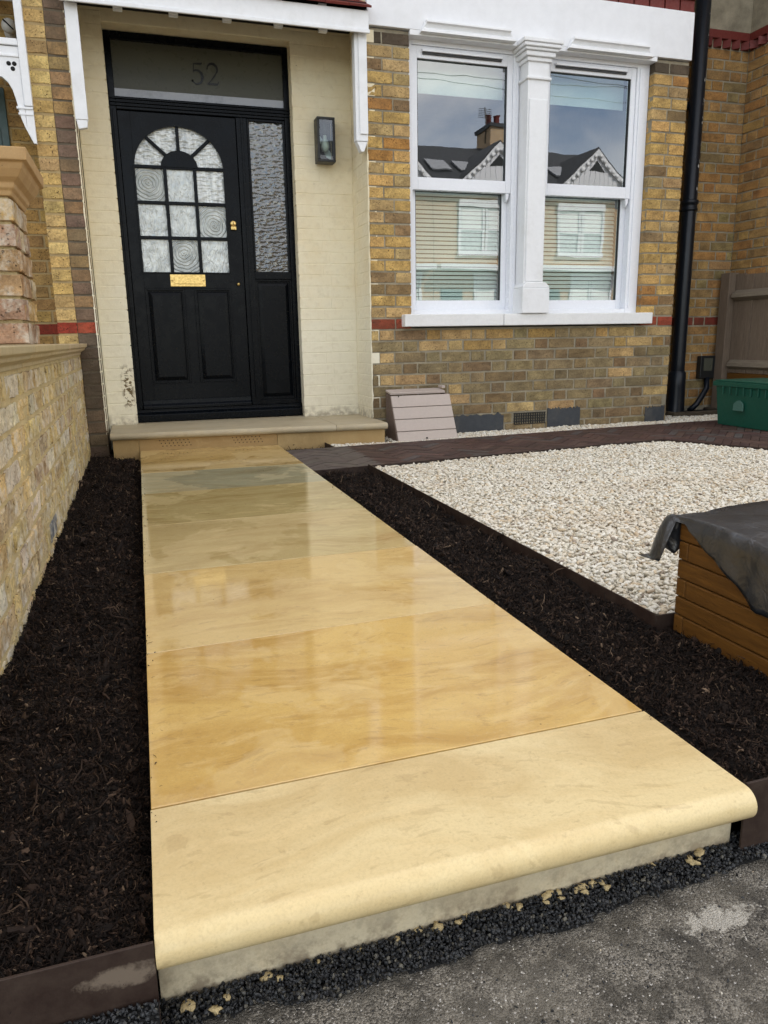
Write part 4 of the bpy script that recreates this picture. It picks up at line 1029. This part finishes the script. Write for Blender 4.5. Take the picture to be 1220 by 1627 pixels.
part('upper_storey', bx(4.86, 13.0, 4.40, 11.5, -.1, 6.3), 'far_brick', N)
part('upper_wall', bx(3.935, 4.855, RY+.03, 11.4, 3.2, 6.3), 'far_brick', N)
part('roof', MB().prism([(4.2, 6.31), (7.8, 8.6), (11.8, 6.31)], 3.93, 13.1, 'yz'), 'slate_roof', N)
part('sunlight_blocker', bx(-.325, 1.54, 5.56, 11.4, -.1, 3.11), 'far_brick', H)  # solid unseen block added behind the porch to stop sunlight leaking through
part('upper_storey', bx(-.335, 3.925, FY+.035, 11.5, 3.12, 6.3), 'far_brick', H)
part('roof', MB().prism([(4.6, 6.31), (7.8, 8.6), (11.8, 6.31)], -.335, 3.925, 'yz'), 'slate_roof', H)
# downpipe
dp = thing('drainpipe', 'tall black cast iron drainpipe with flaking white spots in the wall corner', 'drainpipe', (4.28, 5.27, 0))
PXc, PYc = 4.275, 5.27
part('pipe', MB().tube([(PXc, PYc, -.03), (PXc, PYc, .4), (PXc, PYc, 1.0), (PXc, PYc, 3.6)], .055, 20), 'black_pipe', dp)
part('collar', MB().lathe((PXc, PYc, 1.62), [(.055, -.03), (.066, -.028), (.066, -.012), (.061, -.008), (.061, .020), (.068, .024), (.068, .050), (.055, .054)], 20), 'black_pipe', dp)
part('pipe_foot', MB().lathe((PXc, PYc, .0), [(.055, .34), (.070, .32), (.070, .22), (.075, .02), (.09, -.05)], 18), 'black_pipe', dp)
part('pipe_bracket', bx(PXc-.085, PXc+.085, PYc+.03, RY, 2.35, 2.39), 'black_pipe', dp)
g = MB()
for k in range(46):
    z = U(1.7, 3.0) if R() < .8 else U(2.2, 2.4); a = math.radians(U(-75, -10)); q = Vector((PXc+.0552*math.cos(a), PYc+.0552*math.sin(a), z)); s_ = U(.004, .012)
    t1 = Vector((-math.sin(a), math.cos(a), 0)); n_ = 7; b0 = len(g.v); nn = Vector((math.cos(a), math.sin(a), 0))*.0008
    for i in range(n_): th = 6.28*i/n_; rr = s_*U(.5, 1.1); g.v.append(tuple(q+nn+t1*math.cos(th)*rr*.6+Vector((0, 0, math.sin(th)*rr*1.4))))
    g.f.append(tuple(range(b0, b0+n_))); g.sm.append(False)
part('paint_flakes', g, 'soot_white', dp, kind='stuff')
for X_, r_, lb_ in ((4.10, .0045, 'thin grey cable running up the recess nearest the bay wall'), (4.165, .006, 'thicker grey cable running up the recess beside the drainpipe')):
    pts_ = [(X_+.006*noise.noise(Vector((z, X_, 0))), RY-.006, z) for z in [k*.3-.02 for k in range(12)]]
    tag(part('cable', MB().tube(pts_, r_, 8), 'cable'), lb_, 'cable')
mbx = thing('meter_box', 'small black box fixed low on the recessed brick wall', 'meter box', (4.63, 5.36, .36))
part('box_body', bx(4.545, 4.705, RY-.055, RY-.004, .265, .455), 'lamp_black', mbx, bevel=.006)
part('box_window', bx(4.575, 4.665, RY-.058, RY-.0555, .33, .435), 'frosted', mbx)
hs = MB().tube([(4.63, RY-.04, .27), (4.62, RY-.06, .18), (4.56, RY-.08, .12), (4.50, RY-.09, .05), (4.44, RY-.08, .0)], .024, 10)
tag(part('waste_pipe', hs, 'black_pipe'), 'bent black waste pipe running from the small black box to the ground', 'pipe')
gl = thing('drain_gully', 'dark square drain gully with raised kerb at the drainpipe foot', 'gully', (4.40, 5.22, 0))
part('gully_kerb', MB().box(4.12, 4.70, 5.08, 5.13, -.05, .015).box(4.12, 4.17, 5.1305, 5.365, -.05, .015).box(4.65, 4.70, 5.1305, 5.365, -.05, .015), 'brick_dark', gl, bevel=.006, color=(.05, .04, .03))
part('gully_grate', bx(4.175, 4.645, 5.135, 5.36, -.05, -.005), 'dark_void', gl)

# fence
fe = thing('timber_fence', 'weathered grey timber fence of upright boards beside the right wall', 'fence', (4.74, 5.1, 0))
part('fence_post', bx(4.690, 4.79, 5.225, 5.325, -.05, 1.125), 'wood_grey', fe, bevel=.004)
y = 5.222; k = 0
while y > 4.15:
    w_ = U(.088, .105); top = 1.095 + U(-.008, .008) + (.02 if k == 0 else 0)
    part('fence_board', bx(4.752-.005*(k % 2), 4.768-.005*(k % 2), y-w_, y, .315, top), 'wood_grey', fe, bevel=.0015); y -= w_-.002+.004; k += 1
part('arris_rail', MB().prism([(4.747, .985), (4.700, .955), (4.690, .925), (4.7465, .895)], 4.15, 5.20, 'xz'), 'wood_grey_y', fe, bevel=.003)
part('arris_rail', MB().prism([(4.747, .425), (4.715, .40), (4.705, .37), (4.7465, .345)], 4.15, 5.20, 'xz'), 'wood_grey_y', fe, bevel=.003)
part('gravel_board', bx(4.742, 4.775, 4.15, 5.22, .10, .3135), 'wood_orange', fe, bevel=.003)

# green recycling box
gb = thing('recycling_box', 'green plastic recycling box standing on the brown paving', 'recycling box', (4.12, 4.2, 0))
g = MB(); th = math.radians(0)
def ringbox(z, e): return [(3.985-e, 3.94-e), (4.34+e, 3.92-e), (4.36+e, 4.43+e), (4.0-e, 4.455+e)]
B0, B1 = ringbox(-.004, 0), ringbox(.285, .022); b0 = 0
g.v += [(x, y, -.004) for x, y in B0] + [(x, y, .285) for x, y in B1] + [(x, y, .285) for x, y in ringbox(0, .016)] + [(x, y, .02) for x, y in ringbox(0, -.008)]
for k in range(4):
    j = (k+1) % 4; g.f += [(k, j, 4+j, 4+k), (4+k, 4+j, 8+j, 8+k), (8+k, 8+j, 12+j, 12+k)]; g.sm += [False]*3
g.f += [(3, 2, 1, 0), (12, 13, 14, 15)]; g.sm += [False, False]
part('box_body', g, 'green', gb, bevel=.010)
g = MB(); o_, i_ = ringbox(0, .036), ringbox(0, .012)
for k in range(4):
    j = (k+1) % 4
    for (z0, z1) in ((.272, .305),):
        b0 = len(g.v); g.v += [(*o_[k], z0), (*o_[j], z0), (*o_[j], z1), (*o_[k], z1), (*i_[k], z0), (*i_[j], z0), (*i_[j], z1), (*i_[k], z1)]
        g.f += [(b0, b0+1, b0+2, b0+3), (b0+3, b0+2, b0+6, b0+7), (b0+7, b0+6, b0+5, b0+4), (b0+4, b0+5, b0+1, b0)]; g.sm += [False]*4
part('rim', g, 'green', gb, bevel=.004)
part('lid', MB().prism([(x, y) for x, y in ringbox(0, .030)], .3055, .316, 'xy'), 'green', gb, bevel=.004)
for k in range(7): part('rib', bx(3.955, 3.968, 3.99+k*.065, 3.999+k*.065, .215, .272), 'green', gb, bevel=.003)
part('label_plate', MB().prism([(4.185, .115), (4.275, .115), (4.275, .155), (4.25, .175), (4.225, .185), (4.20, .172), (4.185, .155)], 3.958, 3.971, 'yz'), 'green_light', gb, bevel=.003)
part('label_bar', bx(3.955, 3.9575, 4.175, 4.272, .112, .120), 'green_light', gb)

# beige sloped cover
cv = thing('meter_cover', 'beige sloping box of four boards against the brick wall', 'box', (1.79, 4.8, 0))
fr0, fr1 = Vector((4.640, -.035)), Vector((4.800, .272))
def front_pt(t): return fr0.lerp(fr1, t)
for k in range(4):
    t0, t1 = k/4+.006, (k+1)/4-.006; a, b_ = front_pt(t0), front_pt(t1); n_ = Vector((fr1.y-fr0.y, -(fr1.x-fr0.x))).normalized()*.016
    part('board', MB().prism([(a.x, a.y), (b_.x, b_.y), (b_.x+n_.x, b_.y+n_.y), (a.x+n_.x, a.y+n_.y)], 1.592+.0*k, 2.018, 'yz'), 'plank_beige', cv, bevel=.003)
part('top_board', MB().prism([(4.798, .276), (4.905, .292), (4.905, .306), (4.795, .291)], 1.588, 1.985, 'yz'), 'plank_beige', cv, bevel=.003)
for X_ in (1.597, 2.0):
    part('side_panel', MB().prism([(4.660, -.045), (4.812, .270), (4.90, .285), (4.90, -.045)], X_-.008, X_+.008, 'yz'), 'plank_shaded_side', cv, bevel=.002)
part('backing', MB().prism([(4.668, -.045), (4.822, .262), (4.825, .255), (4.68, -.045)], 1.606, 1.991, 'yz'), 'dark_void', cv)
part('end_block', bx(1.975, 2.0, 4.83, 4.90, .3065, .325), 'plank_beige', cv, bevel=.003)
for (X_, t) in ((1.79, .07), (1.64, .95)):
    q = front_pt(t); part('screw_hole', MB().lathe((X_, q.x-.0165, q.y+.009), [(.0001, 0), (.006 if t < .5 else .004, 0), (.006 if t < .5 else .004, .006)], 12, 'y'), 'dark_void', cv)

# ================================================================== LEFT-HAND HOUSE
NL = thing('neighbouring_house', 'left-hand house porch of cleaned yellow brick with white fretwork', 'house', (-.6, 5.0, 0))
yp = part('yellow_pier', MB().box(-.440, -.3345, FY+.004, FY+.35, -.12, 3.2), 'mortar_yellow', NL)
lay(yp, (0, FY, 0), (1, 0, 0), -.444, -.333, -10, 32, col_yellow, mat='brick_yellow', seq=(.111,), D=.10, rough=.0022)
ybw = part('porch_back_wall', MB().box(-1.3, -.40, BY+.0045, BY+.25, -.12, 3.2), 'mortar_yellow', NL)
lay(ybw, (0, BY, 0), (1, 0, 0), -1.0, -.43, -2, 32, lambda c, x: jit((.30, .045, .028)) if c == 0 else pick((3, (.50, .32, .11)), (2, (.42, .26, .10))), mat='brick_yellow', D=.06, keep=lambda x, z: x > -.62 or z > 2.1)
nd = part('green_door', bx(-1.28, -.618, BY-.012, BY+.006, .1, 2.12), 'teal', NL, bevel=.004)
part('door_panel', bx(-.80, -.66, BY-.018, BY-.0125, 1.2, 1.9), 'teal', nd, bevel=.004)
# white porch screen
sc = part('porch_screen', MB().box(-.478, -.437, 4.885, 4.935, 1.93, 3.2), 'white', NL, bevel=.004)
scr = MB(); prf = [(-1.25, 2.225), (-.479, 2.225), (-.479, 1.86), (-.470, 1.80), (-.455, 1.76), (-.445, 1.735)]
cur = [(-1.25, 2.075), (-.62, 2.075), (-.575, 2.07), (-.548, 2.045), (-.530, 2.01), (-.520, 1.97), (-.513, 1.93), (-.508, 1.89), (-.500, 1.86), (-.487, 1.82), (-.470, 1.785), (-.452, 1.745)]
scr.prism([(-1.25, 2.225), (-.479, 2.225), (-.479, 1.83), (-.452, 1.76)] + cur[::-1][1:], 4.895, 4.925, 'xz')
part('fretwork_panel', scr, 'white', sc, bevel=.002)
part('bracket_foot', MB().box(-.520, -.437, 4.889, 4.931, 1.915, 1.928).box(-.514, -.437, 4.892, 4.929, 1.885, 1.897).prism([(-.478, 1.927), (-.437, 1.927), (-.437, 1.742), (-.452, 1.742), (-.478, 1.80)], 4.896, 4.924, 'xz'), 'white', sc, bevel=.002)
part('screen_rail', bx(-1.25, -.479, 4.885, 4.935, 2.228, 2.262), 'white', sc, bevel=.004)
part('screen_rail', bx(-1.25, -.479, 4.889, 4.931, 2.172, 2.184), 'white', sc, bevel=.002)
tf = MB()
for (dx, dz) in ((-.014, .009), (.014, .009), (.004, -.016)): tf.lathe((-.520+dx, 4.8945, 2.130+dz), [(.0001, -.0012), (.0115, -.0012), (.0115, .001)], 16, 'y')
part('trefoil', tf, 'dark_void', sc)
part('screen_rail', bx(-1.25, -.479, 4.885, 4.935, 2.455, 2.50), 'white', sc, bevel=.004)
part('upper_storey', bx(-9, -.34, FY+.035, 11.5, 3.12, 6.3), 'far_brick', NL)
part('ground_storey', bx(-9, -1.35, FY+.035, 11.5, -.1, 3.115).box(-1.345, -.345, 5.56, 11.4, -.1, 3.11), 'far_brick', NL)  # second box is added behind the porch to keep stray sun out
part('roof', MB().prism([(4.6, 6.31), (7.8, 8.6), (11.8, 6.31)], -9.1, -.34, 'yz'), 'slate_roof', NL)
part('porch_ceiling', bx(-1.3, -.45, 4.94, 5.27, 2.62, 2.65), 'room', NL)
gp = thing('porch_light', 'round white globe light behind the white fretwork of the left porch', 'light', (-.535, 5.15, 2.42))
part('globe', MB().lathe((-.535, 5.12, 2.40), [(.0001, -.030), (.020, -.026), (.036, -.012), (.040, .004), (.036, .02), (.02, .03)], 20, 'y'), 'globe', gp)
part('light_base', MB().lathe((-.535, 5.12, 2.40), [(.018, .03), (.018, .10), (.04, .11), (.04, .155)], 16, 'y'), 'globe', gp)
part('lamp_slot', MB().prism([(-.562, 2.418), (-.556, 2.422), (-.508, 2.376), (-.512, 2.370)], 5.0855, 5.096, 'xz'), 'dark_void', gp)

# ---- garden wall
gw = thing('garden_wall', 'low rough brick garden wall with moulded stone coping on the left', 'wall', (-.45, 3.0, 0))
WX = -.335
def wall_x(y, z): return WX
wc = MB(); ny_, nz_ = 150, 24      # rough mortar face
Y0w, Y1w, Z0w, Z1w = .80, 4.925, -.13, .585
for i in range(ny_+1):
    for j in range(nz_+1):
        y = Y0w+(Y1w-Y0w)*i/ny_; z = Z0w+(Z1w-Z0w)*j/nz_; k = .005*noise.noise(Vector((y*14, z*14, 0))) + .003*noise.noise(Vector((y*50, z*50, 1)))
        k += .012*max(0, (.0-z)/.10)*(.6+.9*noise.noise(Vector((y*9, 0, 4))))   # mortar slumped over the foot
        wc.v.append((WX-.0038+k*.9, y, z))
for i in range(ny_):
    for j in range(nz_):
        a = i*(nz_+1)+j; wc.f.append((a, a+nz_+1, a+nz_+2, a+1)); wc.sm.append(True)
wc.box(WX-.24, WX-.03, Y0w, Y1w, Z0w, Z1w)
wcore = part('wall_core', wc, 'mortar_worn', gw)
def col_worn(c, x):
    return pick((5, (.66, .50, .23)), (3, (.62, .48, .27)), (2, (.60, .45, .22)), (1.0, (.55, .42, .26)), (1.8, (.70, .62, .46)), (.18, (.13, .15, .17)))
lay(wcore, (WX, 0, 0), (0, 1, 0), .82, 4.925, 0, 9, col_worn, mat='brick_worn', rough=.0026, proud=.0022, Z0=-.082, ch=.0742, joint=.012, D=.10)
# coping stones
y = 4.92; lens = [.62, .60, .66, .58, .62, .60, .45]; k = 0
while y > .85 and k < len(lens):
    y0 = y-lens[k]; e = U(-.004, .004); x0 = WX-.28
    prc = [(x0, .586), (WX+.006, .586), (WX+.006, .598), (WX+.018, .606), (WX+.030, .612), (WX+.032, .622), (WX+.044+e, .630), (WX+.046+e, .650), (x0, .652)]
    part('coping_stone', MB().prism([(a, b_) for a, b_ in prc], y0+.004, y-.004, 'xz'), 'stone_dry', gw, color=jit((.46, .37, .22), .12), bevel=.003); y = y0; k += 1
# brick pier with moulded cap, standing on the wall
bp = thing('brick_pier', 'worn brick gate pier with moulded stone cap standing on the garden wall', 'pier', (-.5, 2.83, .652))
PY0, PY1, PXr, PXl = 2.68, 3.005, -.330, -.67
part('pier_core', bx(PXl+.012, PXr-.012, PY0+.012, PY1-.012, .653, 1.10), 'mortar_worn', bp)
def col_pierb(c, x): return pick((3, (.44, .28, .15)), (2, (.40, .25, .16)), (2, (.52, .34, .14)), (1, (.55, .42, .25)))
for c in range(6):
    z = .655 + c*.0742; sh = .5*(c % 2)
    for (a, b_) in (((PXl, PXl+.225), (PXl+.235, PXr-.0)) if c % 2 else ((PXl, PXl+.105), (PXl+.115, PXr))):
        o = link('brick', brick_mesh(b_-a, 'brick_worn', .0022, H=.066, D=.10), bp, color=col_pierb(c, 0), loc=((a+b_)/2+U(-.003, .003), PY0+U(-.003, .003), z+.032))
    for (a, b_) in (((PY0+.006, PY0+.10), (PY0+.112, PY1)) if c % 2 else ((PY0+.006, PY0+.21), (PY0+.222, PY1))):
        o = link('brick', brick_mesh(b_-a, 'brick_worn', .0022, H=.066, D=.10), bp, color=col_pierb(c, 0), loc=(PXr+U(-.002, .004), (a+b_)/2, z+.0315)); o.rotation_euler = (0, 0, math.pi/2)
capprof = [(.0, 1.098), (.004, 1.112), (.012, 1.12), (.014, 1.135), (.030, 1.148), (.044, 1.170), (.050, 1.186), (.062, 1.190), (.064, 1.226)]
g = MB(); rings = []
for (e, z) in capprof:
    rings.append(len(g.v)); g.v += [(PXl-e, PY0-e, z), (PXr+e, PY0-e, z), (PXr+e, PY1+e, z), (PXl-e, PY1+e, z)]
for i in range(len(rings)-1):
    for k in range(4): j = (k+1) % 4; g.f.append((rings[i]+k, rings[i]+j, rings[i+1]+j, rings[i+1]+k)); g.sm.append(False)
g.f.append(tuple(rings[0]+k for k in (3, 2, 1, 0))); g.f.append(tuple(rings[-1]+k for k in range(4))); g.sm += [False, False]
part('pier_cap', g, 'stone_dry', bp, color=(.46, .29, .13), bevel=.003)

# ---- planter with sheet
pl = thing('wooden_planter', 'orange stained timber planter beside the bark bed', 'planter', (1.45, 1.1, 0))
X0p, X1p, Y0p, Y1p, T_ = 1.152, 1.80, .84, 1.372, .030
hb = .0445; z = -.035
for k in range(6):
    z0 = z+k*hb+.0012; z1 = z+(k+1)*hb-.0012
    if k % 2 == 0:
        part('side_board', bx(X0p, X0p+T_, Y0p+T_+.001, Y1p-T_-.001, z0, z1), 'wood_orange', pl, bevel=.003)
        part('side_board', bx(X1p-T_, X1p, Y0p+T_+.001, Y1p-T_-.001, z0, z1), 'wood_orange', pl, bevel=.003)
        part('end_board', bx(X0p, X1p, Y1p-T_, Y1p, z0, z1), 'wood_orange', pl, bevel=.003); part('end_board', bx(X0p, X1p, Y0p, Y0p+T_, z0, z1), 'wood_orange', pl, bevel=.003)
    else:
        part('side_board', bx(X0p, X0p+T_, Y0p, Y1p, z0, z1), 'wood_orange', pl, bevel=.003); part('side_board', bx(X1p-T_, X1p, Y0p, Y1p, z0, z1), 'wood_orange', pl, bevel=.003)
        part('end_board', bx(X0p+T_+.001, X1p-T_-.001, Y1p-T_, Y1p, z0, z1), 'wood_orange', pl, bevel=.003); part('end_board', bx(X0p+T_+.001, X1p-T_-.001, Y0p, Y0p+T_, z0, z1), 'wood_orange', pl, bevel=.003)
for (x, y) in ((X0p+.035, 1.12), (X0p+.035, Y0p+.035), (X1p-.08, Y1p-.08), (X1p-.08, Y0p+.04)): part('leg', bx(x, x+.045, y, y+.045, -.09, -.0345), 'wood_orange', pl, bevel=.002)
tz = z+6*hb+.003
NU, NV = 70, 70; g = MB()
def tarp_pt(a, b):
    # a 0..1 across X, b 0..1 along Y ; overhang outside the rim
    x = X0p-.16 + a*(X1p-X0p+.32); y = Y0p-.16 + b*(Y1p-Y0p+.30)
    cxr = min(max(x, X0p-.004), X1p+.004); cyr = min(max(y, Y0p-.004), Y1p+.004)
    dx, dy = x-cxr, y-cyr; d = math.hypot(dx, dy)
    hang = .145*min(1, max(.06, (Y1p-.02-y)/.24)) if dx < 0 and dy <= 0 else .12
    if dy > 0: hang = .020
    if dx < 0 and dy > 0: hang = .19
    if dy > 0 and dx >= 0 and x < X0p+.10: hang = .02 + .10*(1-(x-X0p)/.10)
    k = min(1.0, hang/.16)
    ux, uy = (dx/d, dy/d) if d > 1e-6 else (0, 0)
    d *= k
    r_ = math.hypot(x-1.38, y-1.20); an = math.atan2(y-1.20, x-1.38)
    z = tz + .020*math.exp(-(r_/.22)**2) + .012*abs(math.sin(an*2.5+.6))**.6*min(1, r_/.10)*max(0, 1-r_/.5) + .007*noise.noise(Vector((x*8, y*8, 0))) + .003*abs(noise.noise(Vector((x*26, y*26, 7))))
    if d > 0:
        if dx < 0 and dy > 0:      # curled corner flap
            s_ = min(1, d/.15); z += .010*math.sin(s_*3) - .100*s_**2.4; return (cxr + ux*d*.33 + .008*s_*s_, cyr + uy*d*.55, z)
        z -= d*.97 - .004; ripple = .006*noise.noise(Vector((x*3+y*22, y*22, 3)))
        return (cxr + ux*(min(d, .02)*.45 + .007 + ripple), cyr + uy*(min(d, .02)*.45 + .007 + ripple), z)
    return (cxr, cyr, z)
for j in range(NV+1):
    for i in range(NU+1): g.v.append(tarp_pt(i/NU, j/NV))
for j in range(NV):
    for i in range(NU):
        a = j*(NU+1)+i; g.f.append((a, a+1, a+NU+2, a+NU+1)); g.sm.append(True)
tp = part('plastic_sheet', g, 'tarp'); so = tp.modifiers.new('thick', 'SOLIDIFY'); so.thickness = .0015
tag(tp, 'black plastic sheet draped over the top of the wooden planter', 'plastic sheet')

# ================================================================== ACROSS THE STREET (seen in the window glass)
OY = -14.0
def opp_house(x0, label):
    Wd = 3.66
    h = thing('terraced_house', label, 'house', (x0+2, OY, 0), 'terraced houses across the street')
    part('brick_wall', bx(x0, x0+Wd, OY-6, OY, -.1, 5.35), 'far_brick', h)
    part('roof', MB().prism([(OY+.35, 5.36), (OY-3.2, 7.37), (OY-6.2, 5.36)], x0, x0+Wd, 'yz'), 'slate_roof', h)
    gx = x0+2.2
    gb_ = part('gable', MB().prism([(gx-1.45, 5.3), (gx+1.45, 5.3), (gx, 6.62)], OY-.3, OY+.18, 'xz'), 'white_masonry', h)
    for s_ in (-1, 1):
        part('barge_board', MB().prism([(gx, 6.78), (gx+s_*1.66, 5.28), (gx+s_*1.50, 5.22), (gx, 6.55)], OY+.185, OY+.25, 'xz'), 'white', gb_)
        part('gable_slope', MB().prism([(gx, 6.84), (gx+s_*1.70, 5.30), (gx+s_*1.66, 5.26), (gx, 6.76)], OY-2.6, OY+.24, 'xz'), 'slate_roof', gb_)
    for q in range(-6, 7):
        hh = 6.55 - abs(q)*.2*.9; part('gable_board', bx(gx+q*.2-.092, gx+q*.2+.092, OY+.1805, OY+.2, 5.3, hh-.06), 'white_masonry', gb_)
    for s_ in (-1, 1):
        sc_ = MB()
        for q in range(9): sc_.lathe((gx+s_*(.12+q*.17), OY+.255, 6.52-q*.151), [(.0001, 0), (.07, 0), (.07, .03), (.0001, .03)], 10, 'y')
        part('scalloped_trim', sc_, 'white', gb_)
    part('apex_void', MB().prism([(gx-.35, 6.05), (gx+.35, 6.05), (gx, 6.40)], OY+.2005, OY+.21, 'xz'), 'lamp_black', gb_)
    def win(a, b_, z0, z1, w2=False):
        w = part('window', MB().box(a-.10, b_+.10, OY, OY+.10, z1, z1+.22).box(a-.10, b_+.10, OY, OY+.12, z0-.14, z0).box(a-.08, a, OY, OY+.06, z0, z1).box(b_, b_+.08, OY, OY+.06, z0, z1).box(a, b_, OY, OY+.05, (z0+z1)/2-.03, (z0+z1)/2+.03), 'white', h)
        part('pane', bx(a, b_, OY+.005, OY+.02, z0, z1), 'pane_bark', w)
        part('curtain', bx(a+.03, b_-.03, OY+.022, OY+.03, (z0+z1)/2+.03, z1-.02), 'blind', w)
    win(gx-1.22, gx-.47, 3.42, 4.80); win(gx-.27, gx+.46, 3.42, 4.80)
    win(gx-.65, gx+.05, 1.0, 2.5); win(gx+.25, gx+.95, 1.0, 2.5)
    part('bay_canopy', bx(x0+.05, x0+Wd-.1, OY, OY+.55, 2.78, 2.95), 'white', h)
    dr = part('door', bx(x0+.25, x0+1.05, OY+.003, OY+.06, 0, 2.2), 'teal', h)
    for q in (x0+.6, x0+1.6): part('skylight', MB().box(-.35, .35, -.45, .45, 0, .05, Matrix.Translation((q, OY-1.2, 6.27)) @ Matrix.Rotation(-math.atan2(2.01, 3.55), 4, 'X')), 'glass_reflect_pale', h)
    return h
hs_ = [opp_house(5.88, 'terraced house opposite with white gable, nearest the porch side'), opp_house(9.56, 'terraced house opposite with white gable and tall chimney'), opp_house(13.24, 'terraced house opposite with white gable at the far end')]
ch_ = part('chimney', bx(12.75, 13.5, OY-3.8, OY-2.6, 6.6, 8.0), 'far_brick', hs_[1]); part('chimney_cap', bx(12.69, 13.56, OY-3.86, OY-2.54, 8.0, 8.12), 'slate_roof', ch_)
for q in (12.95, 13.3): part('chimney_pot', MB().lathe((q, OY-3.2, 8.12), [(.12, 0), (.10, .35), (.13, .40)], 12), 'terracotta', ch_)
an = MB().tube([(12.72, OY-3.0, 7.5), (12.72, OY-3.0, 8.7)], .02, 6)
for k in range(6): an.tube([(12.45, OY-3.0, 8.35+.06*k), (13.0, OY-3.0, 8.35+.06*k)], .010, 5)
part('aerial', an, 'cable', ch_)
for k, (z0, z1, xa, xb) in enumerate(((5.6, 7.6, -2, 22), (5.9, 7.9, 0, 26), (5.4, 8.3, -4, 24))):
    pts_ = [(xa+(xb-xa)*t/12, -3.5-7*t/12, z0+(z1-z0)*t/12-.5*math.sin(math.pi*t/12)) for t in range(13)]
    tag(part('overhead_wire', MB().tube(pts_, .007, 5), 'lamp_black'), ('highest', 'middle', 'lowest')[k] + ' of three thin telephone wires strung across the street', 'wire', 'telephone wires across the street')
S.render.engine = 'CYCLES'
